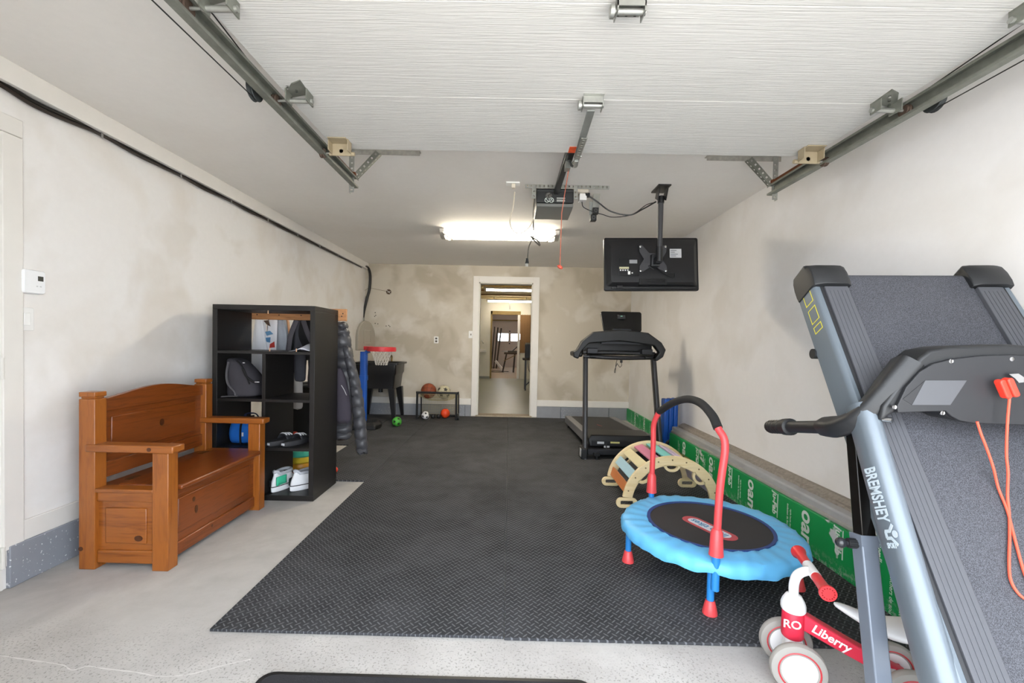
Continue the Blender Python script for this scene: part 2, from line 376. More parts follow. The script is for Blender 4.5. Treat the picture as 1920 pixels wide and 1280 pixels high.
# right side: concrete curb with insulation boards against it
CURB = concrete('curb_concrete', S('#acacae'), S('#9d9d9e'), S('#7a7772'), .4)
cb = struct(MB().bb(1.86, XR, 2.24, 4.9, 0, .335).build('trim_8', CURB, bevel=.012, seg=3), 'grey concrete curb ledge along the right wall', 'curb')
MB().bb(1.85, 1.9, 2.24, 4.9, .262, .292).build('ledge_lip', P('curb_edge', '#98948f', .8, var=.2, vs=20, bump=.2), cb, bevel=.01)
rg = MB()
prev = None
secs = []
for i in range(61):
    y = 2.25 + 2.64 * i / 60; j = lambda a: random.uniform(-a, a)
    secs.append([V(1.925 + j(.006), y, .333), V(1.93 + j(.005), y, .35 + j(.004)), V(1.955 + j(.006), y, .356 + j(.004)), V(1.975, y, .372 + j(.002)), V(XR, y, .375), V(XR, y, .333)])
rg.loft(secs).build('mortar_bed', P('rough_mortar', '#8a8279', .95, var=.5, vs=45, bump=.6, bs=90), cb, ang=20)
def green_board(name):
    t = NT(name); co = t.coord()
    g = t.mix(t.noise(co, 4, 4), S('#0f8a4a'), S('#15994f'))
    sp = t.t.nodes.new('ShaderNodeSeparateXYZ'); t.t.links.new(co, sp.inputs[0])
    scuff = t.ramp(t.noise(co, 38, 5, .7), [(.50, 0.0), (.58, 1.0)])
    low = t.ramp(sp.outputs[2], [(.0, 1.0), (.085, 0.0)])
    c = t.mix(t.math('MULTIPLY', scuff, low), g, S('#9fb0a5'))
    pz = t.ramp(t.noise(co, 3.1, 4, .6, .4), [(.68, 0.0), (.695, 1.0)])
    c = t.mix(pz, c, S('#c3c5c6'))
    t.bump(t.noise(co, 80, 3), .1, .002)
    return t.out(c, .45)
GREEN = green_board('green_film_board')
WPRINT = P('white_print', '#cfd8d2', .6, var=.05)
FOAM = P('foam_edge', '#b9b6a0', .8)
def board(label, x, y0, y1, h, prints):
    o = thing('insulation_board', label, 'foam board', (x, (y0 + y1) / 2, 0), group=None)
    MB().bb(x, x + .03, y0, y1, 0, h).build('panel', GREEN, o, bevel=.003)
    for (txt, yy, zz, sz, bold) in prints:        # printed lettering runs up the board
        text_mesh('lettering', txt, sz, WPRINT, o, (x - .001, yy, zz), (0, 0, -1), (0, -1, 0), .0004, bold=bold, shear=.12)
    return o
pr = []
for yy in (2.62, 3.22, 3.86, 4.46): pr += [('oam', yy, .135, .142, .003)]
for yy in (2.37, 2.94, 3.54, 4.16): pr += [('ju-Fab', yy, .19, .062, .002)]
for yy in (2.80, 3.40, 4.02, 4.62): pr += [('isolation de fondation', yy, .14, .022, 0), ('rigide haute densité', yy - .03, .14, .018, 0)]
ib = board('long green printed foam board standing against the concrete curb', 1.83, 2.2, 4.88, .268, pr)
for yy in (2.345, 2.915, 3.515, 4.135): MB().bb(1.828, 1.8305, yy - .012, yy - .006, .1, .26).build('print_line', WPRINT, ib)
pr = []
for yy in (5.3, 5.75, 6.2, 6.65): pr += [('oam', yy, .11, .12, .003), ('ju-Fab isolant', yy + .2, .1, .03, 0)]
board('low green printed foam board along the wall behind the black treadmill', 1.96, 4.92, 7.14, .2, pr)
lines = ['la rénovation et la', 'nouvelle construction', 'isolation des planchers de sous-sol', "l'isolation intérieure ou extérieure", "Composants d'isolation", 'Revêtement pour murs']
pr = [(s_, 2.125 - .052 * i - (.02 if i > 1 else 0), .17, .04 if i < 2 else .03, .0012 if i < 2 else 0) for i, s_ in enumerate(lines)]
b2 = board('green foam board with lines of French print behind the folded treadmill', 1.8, 1.45, 2.17, .345, pr)
MB().bb(1.798, 1.801, 1.45, 2.15, .345, .42).bb(1.801, 1.83, 1.45, 2.17, .345, .42).build('bare_foam', P('bare_white_foam', '#d8d6d2', .8), b2)
MB().bb(1.797, 1.835, 2.155, 2.18, 0, .46).build('yellow_edge', P('yellowed_foam', '#b0923f', .8, var=.3, vs=30), b2)
MB().bb(1.84, 1.86, 2.17, 2.25, .27, .45).build('torn_foam', P('torn_grey_foam', '#a8a7a4', .9, var=.35, vs=60, bump=.5), b2)

# ------------------------------------------------------------------ diamond plate mats
def mat_piece(label, x0, x1, y0, y1):
    o = MB().bb(x0, x1, y0, y1, 0.0005, .0125).build('rubber_mat', RUBBER, bevel=.003)
    return tag(o, label, 'floor mat', 'diamond plate rubber mats')
mat_piece('black diamond plate mat whose edge lies beside the bare floor by the bench', -1.238, 0.001, 1.782, 7.15)
mat_piece('black diamond plate mat running under the trampoline and the wooden arch', .003, 1.825, 1.775, 7.15)
mat_piece('black diamond plate mat lying under the puffer jacket beside the shelf', -1.86, -1.24, 3.74, 7.15)
mat_piece('black diamond plate mat lying under the utility sink', -2.38, -1.862, 5.02, 7.15)
# door mat by the threshold
def dm():
    o = thing('door_mat', 'dark charcoal carpet door mat lying on the concrete by the opening', 'door mat', (-.28, 1.3, 0))
    outl = [(p[0], p[1]) for p in rrect(1.21, .5, .05, 5)]
    MB().prism(outl, (-.28, 1.318, 0.0005), (1, 0, 0), (0, 1, 0), (0, 0, .006)).build('rubber_edge', BLACK, o)
    inn = [(p[0], p[1]) for p in rrect(1.17, .46, .04, 5)]
    MB().prism(inn, (-.28, 1.318, .006), (1, 0, 0), (0, 1, 0), (0, 0, .006)).build('carpet', P('charcoal_carpet', '#26262a', .95, var=.6, vs=300, bump=.8, bs=400), o)
dm()

# ------------------------------------------------------------------ overhead garage door
def door_paint():
    t = NT('embossed_door_paint'); co = t.coord('Object', (1.5, 60, 60))
    g = t.noise(co, 2.2, 4, .6, .8)
    c = t.mix(t.noise(t.coord(), 2, 3), S('#d3d2cf'), S('#c9c8c5')); t.bump(g, .7, .004)
    return t.out(c, .5)
DOORP = door_paint()
DZ = 2.33
gd = thing('garage_door', 'white embossed sectional garage door raised flat under the ceiling', 'garage door', (.33, 1.4, DZ))
ys = [2.487, 1.948, 1.405, .862, .33]
for a, b in zip(ys[:-1], ys[1:]):
    MB().bb(-1.02, 1.68, b + .0012, a - .0012, DZ, DZ + .042).build('door_section', DOORP, gd, bevel=.0015)
def hinge_c(x, y):
    m = MB().bb(x - .045, x + .045, y + .004, y + .05, DZ - .004, DZ).bb(x - .045, x + .045, y - .05, y - .004, DZ - .004, DZ)
    for sx in (-.045, .041): m.bb(x + sx, x + sx + .004, y - .035, y + .02, DZ - .045, DZ)
    m.bb(x - .045, x + .045, y - .035, y - .031, DZ - .03, DZ)
    h_ = m.build('center_hinge', STEEL, gd)
    MB().cyl((x - .052, y - .008, DZ - .03), (x + .05, y - .008, DZ - .03), .011, n=12).cyl((x - .062, y - .008, DZ - .03), (x - .05, y - .008, DZ - .03), .02, n=14).build('hinge_pin', STEEL, h_)
    for sx in (-.028, 0, .028): MB().cyl((x + sx, y + .032, DZ - .012), (x + sx, y + .032, DZ - .003), .006, n=6).build('bolt', CHROME, h_)
hinge_c(.345, 1.95); hinge_c(.36, 1.407)
def hinge_e(sx, y, tan=False):
    x = -.955 if sx < 0 else 1.62
    if tan:
        TAN = P('tan_bracket_paint', '#a2957c', .6, .2, var=.2)
        m = MB().bb(x - .05, x + .05, y - .05, y + .035, DZ - .006, DZ).bb(x - .05, x + .05, y + .02, y + .026, DZ - .07, DZ).bb(x - .055, x - .05, y - .03, y + .026, DZ - .06, DZ).bb(x + .05, x + .055, y - .03, y + .026, DZ - .06, DZ)
        h_ = m.build('corner_bracket', TAN, gd, bevel=.002)
        MB().cyl((x - .07, y + .035, DZ - .055), (x + .07, y + .035, DZ - .055), .011, n=12).build('roller_sleeve', TAN, h_)
        MB().cyl((x, y + .02, DZ - .045), (x, y + .034, DZ - .045), .012, n=6).build('bolt', STEEL, h_)
    else:
        poly = [(-.05, .07), (.0, .045), (.06, -.03), (.06, -.06), (-.045, -.03)]
        m = MB().prism([(p[0] * -sx * -1, p[1]) for p in poly], (x, y, DZ - .005), (1, 0, 0), (0, -1, 0), (0, 0, .005))
        m.bb(x - .045, x - .04, y - .01, y + .045, DZ - .05, DZ).bb(x + .045, x + .05, y - .01, y + .055, DZ - .05, DZ)
        h_ = m.build('edge_hinge', DARKSTEEL, gd)
        MB().cyl((x - .055, y + .03, DZ - .035), (x + .06, y + .03, DZ - .035), .010, n=12).build('roller_sleeve', STEEL, h_)
        for bx, by in ((-.025, -.03), (.0, .0), (.03, .035)): MB().cyl((x + bx, y + by, DZ - .012), (x + bx, y + by, DZ - .004), .006, n=6).build('bolt', CHROME, h_)
    yy = y + .03; zz = DZ - (.055 if tan else .035)
    xs_ = x + sx * .06; xe = -1.06 if sx < 0 else 1.715
    r_ = MB().cyl((xs_, yy, zz), (xe, yy, zz), .0055, n=10).build('roller_stem', STEEL, gd)
    MB().lathe([(.006, -.012), (.024, -.012), (.026, -.006), (.022, 0), (.026, .006), (.024, .012), (.006, .012)], (xe + (-.002 if sx < 0 else .002), yy, zz), (1, 0, 0), 16).build('roller', P('rusty_roller', '#5a4a40', .6, .5, var=.4, vs=60), r_)
for sx in (-1, 1):
    hinge_e(sx, 2.39, True); hinge_e(sx, 1.905); hinge_e(sx, 1.375)
# orange paint on the panel by the opener arm
MB().bb(.31, .375, 2.41, 2.485, DZ - .0015, DZ).build('orange_paint', P('orange_spray', '#e2552a', .7, var=.5, vs=40), gd)

# tracks
def perf(m, p0, p1, w, up, pitch=.032, th=.0025):   # perforated flat strip made of rails and webs
    p0, p1, up = Vector(p0), Vector(p1), Vector(up); L = (p1 - p0).length; t = (p1 - p0) / L; u = (up - t * up.dot(t)).normalized(); b = t.cross(u)
    for s_ in (-1, 1): m.bar(p0 + u * (s_ * w * .36), p1 + u * (s_ * w * .36), th, w * .28, u)
    n = max(2, int(L / pitch))
    for i in range(n + 1):
        c = p0 + t * (L * i / n); h = L / n * .34
        m.bar(c - t * min(h, 1e9) if i else c, c + t * h if i < n else c, th, w * .5, u)
def track(sx, label):
    x = -1.075 if sx < 0 else 1.735
    d = -sx
    o = thing('garage_door_track', label, 'door track', (x, 1.6, 2.29), group=None)
    z0, z1 = 2.262, 2.326
    prof = [(0, z0), (.034, z0), (.034, z0 + .012), (.031, z0 + .012), (.031, z0 + .003), (.003, z0 + .003), (.003, z1 - .003), (.031, z1 - .003), (.031, z1 - .012), (.034, z1 - .012), (.034, z1), (0, z1)]
    MB().prism([(p[0] * d, p[1]) for p in prof], (x, .55, 0), (1, 0, 0), (0, 0, 1), (0, 2.38, 0)).build('rail', DARKSTEEL, o)
    pa = MB(); perf(pa, (x - d * .014, .6, z1 + .002), (x - d * .014, 2.8, z1 + .002), .034, (1, 0, 0), .05); pa.bb(min(x - d * .03, x - d * .028), max(x - d * .03, x - d * .028), .6, 2.8, z1 - .028, z1 + .002)
    pa.build('angle_stiffener', DARKSTEEL, o)
    ce = MB(); perf(ce, (x - d * .04, 2.925, H - .004), (x + d * .45, 2.925, H - .004), .036, (0, 1, 0)); ce.bb(min(x - d * .04, x + d * .45), max(x - d * .04, x + d * .45), 2.906, 2.909, H - .034, H - .002)
    ce.build('ceiling_angle', P('painted_perforated_angle', '#a9a69f', .5, .5, var=.4, vs=40), o)
    hg = MB(); perf(hg, (x - d * .002, 2.9, 2.225), (x - d * .002, 2.9, H - .005), .034, (1, 0, 0)); perf(hg, (x - d * .019, 2.915, 2.225), (x - d * .019, 2.915, H - .005), .03, (0, 1, 0))
    hg.build('hanger_angle', STEEL, o)
    br = MB(); perf(br, (x + d * .02, 2.897, 2.33), (x + d * .17, 2.897, H - .02), .034, (1, 0, -1)); perf(br, (x + d * .03, 2.91, 2.318), (x + d * .19, 2.91, H - .03), .03, (0, 1, 0))
    br.build('brace', DARKSTEEL, o)
    MB().bb(min(x, x + d * .004), max(x, x + d * .004), 2.62, 2.9, 2.327, 2.362).bb(min(x, x + d * .03), max(x, x + d * .03), 2.87, 2.9, 2.327, 2.35).build('stop_bracket', RUST, o)
    px = x - d * .036
    pl = MB().lathe([(.012, -.012), (.045, -.012), (.048, -.009), (.038, 0), (.048, .009), (.045, .012), (.012, .012)], (px, 1.86, 2.30), (1, 0, 0), 20).build('cable_pulley', P('grey_pulley', '#4b4f50', .5, .6, var=.2), o)
    MB().cyl((px - .02, 1.86, 2.3), (px + .02, 1.86, 2.3), .01, n=8).build('pulley_axle', RUST, pl)
    MB().tube([(px, .5, 2.262), (px, 1.86, 2.262)], .0025, 6).tube([(x + d * .035, .5, 2.34), (x + d * .035, 1.5, 2.345), (px + d * .03, 1.9, 2.345)], .0025, 6).build('lift_cable', P('wire_rope', '#3c3c3a', .5, .6), o)
    MB().bb(min(px, x) - .004, max(px, x) + .004, 1.84, 1.9, 2.328, 2.334).build('pulley_bracket', RUST, o)
    return o
tl_ = track(-1, 'steel overhead door track with a beige paint smear on its side')
MB().bb(-1.0785, -1.0752, 1.52, 1.8, 2.275, 2.30).build('paint_scrape', P('beige_paint_smear', '#c2b8a8', .8, var=.2), tl_)
tr_ = track(1, 'steel overhead door track with a small blue sticker close to the plaster wall')
MB().bb(1.7352, 1.7375, 2.28, 2.3, 2.28, 2.31).build('blue_sticker', P('blue_sticker', '#2d3f86', .5), tr_)
# ------------------------------------------------------------------ rooms beyond the doorway
Y2, Y3, H2 = 14.8, 22.0, 2.74
struct(MB().bb(XL - .1, XR + 1, YB + .15, Y2 + .1, -.1, .02).build('floor_workshop', P('grey_green_floor', '#83877b', .35, var=.08, vs=3)), 'grey green painted workshop floor beyond the doorway', 'floor')
OSB = P('osb_ceiling', '#e6c48c', .8, var=.45, vs=16, bump=.2)
struct(MB().bb(XL - .1, XR + 1, YB + .15, Y2 + .1, H2, H2 + .05).build('ceiling_workshop', OSB), 'brown strand board ceiling of the workshop', 'ceiling')
WW = wall_mat('workshop_wall', S('#dcd9cc'), S('#d2cebf'), S('#e3e1d8'), .4)
struct(MB().bb(XL - .2, XL - .1, YB + .15, Y3, 0, 3).build('wall_workshop_left', WW), 'white workshop side wall', 'wall')
struct(MB().bb(XR + 1, XR + 1.1, YB + .15, Y3, 0, 3).build('wall_workshop_right', WW), 'white workshop right wall', 'wall')
struct(MB().bb(XL - .1, XR + 1, YB + .15, YB + .2, H, H2 + .05).bb(XR, XR + 1, YB + .15, YB + .2, 0, H).build('wall_workshop_front', WW), 'workshop side of the garage back wall', 'wall')
q0, q1 = PY(918, 709, Y2).x, PY(974, 709, Y2).x
zt = PY(940, 583, Y2).z
wp = MB().bb(XL - .1, q0, Y2, Y2 + .15, 0, H2 + .05).bb(q1, XR + 1, Y2, Y2 + .15, 0, H2 + .05).bb(q0, q1, Y2, Y2 + .15, zt, H2 + .05)
struct(wp.build('wall_workshop_back', WW), 'white partition with an opening to the far garage', 'wall')
WC = P('opening_wood', '#8a7444', .7, var=.25, vs=20)
struct(MB().bb(q0, q1, Y2 - .02, Y2 + .17, zt - .12, zt).bb(q0, q0 + .05, Y2 - .02, Y2 + .17, .02, zt).build('trim_9', WC), 'brown wooden lining of the far opening', 'trim')
struct(MB().bb(q1 - .1, q1 - .02, Y2 - .03, Y2 + .02, .02, zt - .12).build('door_2', TRIM), 'narrow white edge of the open far door', 'door')
struct(MB().bb(XL - .1, XR + 1, Y2 + .1, Y3, -.1, .02).build('floor_far', P('tan_far_floor', '#a8957e', .6, var=.1)), 'tan floor of the far garage', 'floor')
struct(MB().bb(XL - .1, XR + 1, Y2 + .1, Y3, 2.95, 3.0).build('ceiling_far', P('far_ceiling', '#b7a48c', .8)), 'ceiling of the far garage', 'ceiling')
# far overhead door with two windows
FW = P('far_door_paint', '#c9bdb6', .6, var=.05)
wx = [(PY(934, 632, Y3).x, PY(953, 632, Y3).x), (PY(958, 632, Y3).x, PY(977, 632, Y3).x)]
wz0, wz1 = PY(943, 639, Y3).z, PY(943, 625, Y3).z
fd = MB().bb(XL - .1, XR + 1, Y3, Y3 + .06, 0, wz0).bb(XL - .1, XR + 1, Y3, Y3 + .06, wz1, 3).bb(XL - .1, wx[0][0], Y3, Y3 + .06, wz0, wz1).bb(wx[0][1], wx[1][0], Y3, Y3 + .06, wz0, wz1).bb(wx[1][1], XR + 1, Y3, Y3 + .06, wz0, wz1)
fo = struct(fd.build('wall_far', FW), 'pale far garage door wall with two small windows', 'wall')
GL = P('pane_glass', '#f4f8f8', .05, var=0, trans=1.0)
for i, (a, b) in enumerate(wx):
    w_ = struct(MB().ring([(a - .03, wz0 - .03), (b + .03, wz0 - .03), (b + .03, wz1 + .03), (a - .03, wz1 + .03)], [(a, wz0), (b, wz0), (b, wz1), (a, wz1)], (0, Y3 - .015, 0), (1, 0, 0), (0, 0, 1), (0, .02, 0)).build('window_%d' % (i + 1), FW), 'small bright window in the far garage door', 'window')
    MB().bb(a, b, Y3 + .02, Y3 + .024, wz0, wz1).build('pane', GL, w_)
    MB().bb(a, b, Y3 + .01, Y3 + .03, (wz0 + wz1) / 2 - .006, (wz0 + wz1) / 2 + .006).build('glazing_bar', FW, w_)
for zz in (wz1 + .12, wz0 - .12):
    MB().bb((wx[0][1] + wx[1][0]) / 2 - .03, (wx[0][1] + wx[1][0]) / 2 + .03, Y3 - .03, Y3, zz - .03, zz + .03).build('door_hinge', BLKMET, fo)
struct(MB().bb(XL, XR, Y3 - .1, Y3 - .02, 2.36, 2.42).build('trim_10', WC), 'horizontal wooden beam across the far garage', 'trim')
# tubes in workshop
TUBE = P('fluorescent_tube', '#fff6e6', .4, var=0, emit=9.0)
TUBE2 = P('fluorescent_tube_far', '#fff6e6', .4, var=0, emit=6.0)
def shop_light(label, x0, x1, y, z, cat='lamp', mt=TUBE):
    o = thing('fluorescent_light', label, cat, ((x0 + x1) / 2, y, z), group='workshop fluorescent lights')
    MB().bb(x0 - .06, x1 + .06, y - .07, y + .07, z, z + .045).build('housing', TRIM, o, bevel=.004)
    MB().cyl((x0, y - .03, z - .025), (x1, y - .03, z - .025), .022, n=12).cyl((x0, y + .03, z - .025), (x1, y + .03, z - .025), .022, n=12).build('tube', mt, o)
    MB().bb(x0 - .05, x0, y - .06, y + .06, z - .05, z).bb(x1, x1 + .05, y - .06, y + .06, z - .05, z).build('socket', WHITEPL, o)
a, b = PY(912, 543, 11.4), PY(1004, 545, 11.4)
shop_light('bright fluorescent tube light on the brown board ceiling near the doorway', a.x, b.x + .1, 11.4, a.z + .02)
MB_ = MB().bb(a.x - .05, b.x + .1, 11.3, 11.5, a.z + .07, H2); struct(MB_.build('trim_11', OSB), 'wooden joist carrying the workshop tube light', 'trim')
a, b = PY(915, 564, 14.2), PY(998, 567, 14.2)
shop_light('bright fluorescent tube light above the white partition', a.x, b.x, 14.2, a.z + .02)
lt_far = bpy.data.objects['fluorescent_light.001']
st = MB().bb(PY(956, 570, 14.2).x - .015, PY(956, 570, 14.2).x + .015, 14.19, 14.21, PY(956, 580, 14.2).z, a.z + .02); st.build('pull_strip', TRIM, lt_far)
lt_ = bpy.data.objects['fluorescent_light.001']
for xx in (a.x + .2, b.x - .2): MB().cyl((xx, 14.2, a.z + .06), (xx, 14.2, H2), .012, n=8).build('hanger_rod', STEEL, lt_)
shop_light('added tube light out of view that brightens the far garage', -.6, .8, 18.3, 2.88, mt=P('added_far_tube', '#fff1dc', .4, var=0, emit=14.0))  # assumed lamp, added out of view to light the far garage
# beams on the workshop ceiling
for i, yy in enumerate((9.6, 10.9, 12.3, 13.4)):
    struct(MB().bb(XL, XR + .9, yy, yy + .04, H2 - .03, H2).build('trim_%d' % (12 + i), P('joint_batten', '#7a542c', .8, var=.2)), 'dark batten across the board ceiling', 'trim')
# pegboard
pg0, pg1 = PY(976, 590, Y2 - .02), PY(1003, 662, Y2 - .02)
pgb = thing('pegboard', 'brown pegboard panel on the white partition', 'pegboard', (pg0.x + .2, Y2 - .02, pg1.z))
MB().bb(pg0.x, pg1.x + .3, Y2 - .025, Y2 - .005, pg1.z, pg0.z).build('panel', P('pegboard_brown', '#8d6b45', .8, var=.1), pgb)
hm = MB()
for i in range(9):
    for j in range(22): hm.cyl((pg0.x + .06 + i * .09, Y2 - .027, pg1.z + .05 + j * .06), (pg0.x + .06 + i * .09, Y2 - .0245, pg1.z + .05 + j * .06), .007, n=6)
ho = hm.build('peg_holes', P('peg_hole', '#4a3520', .9, var=0), pgb); ho['kind'] = 'stuff'
# stand with dark box (right of the doorway)
def wpt(x, y, Y): return PY(x, y, Y)
Yw = 11.4
sx0, sx1 = wpt(980, 670, Yw).x, 1.0
ztab = wpt(985, 671, Yw).z
t_ = thing('work_table', 'dark folding work table beyond the doorway carrying a black box', 'table', ((sx0 + sx1) / 2, Yw, .02))
MB().bb(sx0, sx1, Yw - .25, Yw + .25, ztab - .05, ztab).build('table_top', P('dark_tabletop', '#4a3f33', .6, var=.2), t_, bevel=.006)
for px in (sx0 + .08, sx1 - .08):
    for py in (-.2, .2): MB().bar((px, Yw + py, .02), (px, Yw + py, ztab - .05), .04, .04, (0, 1, 0)).build('leg', BLKMET, t_)
MB().bar((sx0 + .08, Yw - .2, .15), (sx1 - .08, Yw - .2, .6), .02, .03).build('brace', BLKMET, t_)
mo = thing('storage_box', 'black box with a pale lid standing on the work table beyond the doorway', 'box', (sx0 + .3, Yw, ztab))
bz = wpt(985, 645, Yw).z
MB().bb(sx0 + .06, sx0 + .5, Yw - .2, Yw + .2, ztab + .001, bz).build('body', BLACK, mo, bevel=.01)
MB().bb(sx0 + .07, sx0 + .45, Yw - .18, Yw + .1, bz, bz + .04).build('lid', P('pale_lid', '#b7b09e', .7), mo)
cbm = MB().tube(spline([(sx0 + .12, Yw - .26, ztab), (sx0 + .16, Yw - .27, ztab - .3), (sx0 + .3, Yw - .27, ztab - .5), (sx0 + .35, Yw - .27, ztab - .2), (sx0 + .4, Yw - .26, ztab)], 6), .008, 6)
tag(cbm.build('power_cord', BLACK, origin=(sx0 + .2, Yw - .26, ztab - .3)), 'black cord looping under the work table', 'cord')
# shelf block and hook on partition left
cbx = wpt(903, 657, Y2 - .06)
cw = thing('wall_shelf', 'small white ledge shelf on the partition beside the far opening', 'shelf', (cbx.x, Y2 - .05, cbx.z))
MB().bb(XL - .1, wpt(912, 655, Y2).x, Y2 - .12, Y2, wpt(905, 660, Y2).z, wpt(905, 654, Y2).z).build('ledge', TRIM, cw, bevel=.01)
MB().cyl((cbx.x, Y2 - .03, cbx.z + .35), (cbx.x + .06, Y2 - .1, cbx.z + .25), .02, n=8).build('hook', STEEL, cw)
struct(MB().bb(XL - .1, q0, Y2 - .02, Y2, .02, .09).build('baseboard_workshop', P('grey_base', '#8a8d86', .6)), 'grey base strip of the partition', 'baseboard')
# mitre saw on a stand in the far garage
Ym = 18.2
m0 = wpt(941, 655, Ym); m1 = wpt(972, 661, Ym)
zb = wpt(950, 660, Ym).z
sw = thing('saw_stand', 'dark metal saw stand on the tan floor of the far garage', 'stand', (.1, Ym, .02))
MB().bb(m0.x + .1, m1.x + .4, Ym - .25, Ym + .25, zb - .08, zb).build('top', P('stand_top', '#4f4134', .6, var=.2), sw, bevel=.01)
for (ax_, bx_) in ((m0.x + .2, m0.x + .05), (m0.x + .55, m0.x + .5), (m1.x + .3, m1.x + .4)):
    for yy in (-.2, .2): MB().bar((bx_, Ym + yy * 1.4, .02), (ax_, Ym + yy, zb - .08), .06, .06, (0, 1, 0)).build('leg', P('stand_leg', '#3a3029', .6), sw)
MB().bar((m0.x + .1, Ym - .25, .5), (m0.x + .6, Ym - .22, zb - .1), .03, .03).build('brace', P('tan_brace', '#8c7148', .6), sw)
ms = thing('mitre_saw', 'dark mitre saw on the stand in the far garage', 'power saw', (.2, Ym, zb))
MB().bb(m0.x + .25, m1.x + .4, Ym - .2, Ym + .2, zb + .001, zb + .07).build('base', P('saw_base', '#5b544b', .5, .4), ms, bevel=.01)
MB().bb(m0.x, m0.x + .3, Ym - .06, Ym + .06, zb + .02, zb + .05).build('fence', STEEL, ms)
MB().lathe([(.01, -.03), (.2, -.03), (.22, 0), (.2, .03), (.01, .03)], (m1.x + .05, Ym, zb + .32), (1, .3, 0), 18).build('blade_guard', BLACK, ms)
MB().tube(spline([(m1.x - .25, Ym - .1, zb + .06), (m1.x - .1, Ym, zb + .2), (m1.x + .05, Ym, zb + .32)], 4), .025, 8).build('arm', BLKMET, ms)
tag(MB().tube(spline([(m0.x + .1, Ym - .2, .03), (m0.x - .3, Ym - .3, .03), (m0.x - .6, Ym - .1, .03), (m0.x - .3, Ym + .4, .03), (m0.x + .3, Ym + .1, .03)], 6), .014, 6).build('floor_cord', BLACK, origin=(m0.x, Ym, .03)), 'black cord lying in a loop on the tan far floor', 'cord')
# leaning tracks at the left of the far garage
lp0, lp1 = wpt(921, 687, 20.5), wpt(927, 612, 20.5)
for i in range(3):
    tag(MB().bar((lp0.x + i * .12, 20.5, .02), (lp1.x + i * .16, 20.9, lp1.z - i * .03), .05, .06).build('leaning_rail', P('dark_rail', '#4a4038', .6, .4, var=.3), origin=(lp0.x + i * .12, 20.5, .02)), ('tallest dark metal rail leaning beside the wood lined far opening', 'dark metal rail leaning between two others in the far garage', 'dark metal rail leaning next to the pale offcut board')[i], 'rail', 'leaning metal rails')
tag(MB().bar((wpt(929, 672, 20.2).x, 20.3, .4), (wpt(941, 686, 20.2).x, 20.1, .05), .05, .1).build('leaning_board', TRIM, origin=(-.4, 20.4, .02)), 'pale offcut board leaning on the rails in the far garage', 'board')

# ------------------------------------------------------------------ ceiling light of the garage
lt = thing('ceiling_light', 'long wraparound fluorescent ceiling light with chrome end caps', 'ceiling light', (-.13, 4.96, H))
lx0, lx1 = -.755, .48
def lens_ring(x, s=1.0):
    out = []
    for k in range(13):
        a = PI * k / 12; out.append(V(x, 4.96 - .125 * s * math.cos(a), H - .012 - .082 * s * math.sin(a) ** .7))
    return out
LENS = P('lit_diffuser', '#fff3dc', .4, var=0, emit=16.5)
MB().loft([lens_ring(lx0), lens_ring(lx1)]).build('diffuser', LENS, lt)
MB().bb(lx0, lx1, 4.84, 5.08, H - .014, H).build('tray', TRIM, lt)
for s_, x in ((-1, lx0), (1, lx1)):
    MB().loft([lens_ring(x, 1.03), lens_ring(x + s_ * .05, 1.03)]).build('end_cap', P('brushed_cap', '#b9b4ac', .45, .5), lt)
    sw_ = MB()
    sw_.tube(spline([(x + s_ * .02, 4.84, H - .05), (x - s_ * .03, 4.88, H - .085), (x - s_ * .075, 4.955, H - .1), (x - s_ * .03, 5.03, H - .09), (x + s_ * .02, 5.07, H - .05)], 5), .011, 8); sw_.build('end_swoosh', P('brushed_cap', '#b9b4ac'), lt)

# ------------------------------------------------------------------ door opener
YO = 3.5
op = thing('garage_door_opener', 'black ceiling mounted garage door opener with smoked lamp lens', 'door opener', (.34, 3.66, H))
x0, x1 = .19, .492
MB().bb(x0, x1, YO, YO + .33, 2.375, 2.487).build('housing', P('opener_black', '#202224', .45, var=.1), op, bevel=.008)
MB().bb(x0 + .005, x1 - .005, YO - .006, YO + .01, 2.462, 2.474).build('front_ridge', P('opener_edge', '#3a3c3e', .4), op)
lensm = MB(); lensm.prism([(YO + .004, 2.372), (YO + .004, 2.345), (YO + .07, 2.335), (YO + .31, 2.325), (YO + .325, 2.34), (YO + .325, 2.372)], (x0 + .003, 0, 0), (0, 1, 0), (0, 0, 1), (x1 - x0 - .006, 0, 0))
lensm.build('lamp_lens', P('smoked_lens', '#6f706d', .25, var=.05), op, bevel=.006)
MB().lathe([(.001, -.012), (.018, -.01), (.028, 0), (.034, .012)], (x0 + .1, YO - .001, 2.432), (0, 1, 0), 16).cyl((x0 + .1, YO - .02, 2.43), (x0 + .11, YO - .008, 2.42), .012, n=10).build('terminal_cover', P('opener_grey', '#5b5a57', .5), op)
def disc_sticker(nm, x, z):
    o_ = MB().lathe([(.0165, 0), (.0165, .0015)], (x, YO - .0025, z), (0, 1, 0), 18); return o_
g_ = MB(); g_.lathe([(.0155, -.001), (.02, -.001), (.02, .001), (.0155, .001)], (x0 + .088, YO - .002, 2.394), (0, 1, 0), 20, closed=True).lathe([(.0155, -.001), (.02, -.001), (.02, .001), (.0155, .001)], (x0 + .122, YO - .002, 2.394), (0, 1, 0), 20, closed=True)
g_.bar((x0 + .076, YO - .002, 2.406), (x0 + .1, YO - .002, 2.382), .004, .002, (0, 1, 0)).bar((x0 + .112, YO - .002, 2.386), (x0 + .122, YO - .002, 2.404), .004, .002, (0, 1, 0)).bar((x0 + .122, YO - .002, 2.404), (x0 + .132, YO - .002, 2.386), .004, .002, (0, 1, 0))
g_.build('warning_symbols', WPRINT, op)
lb = MB()
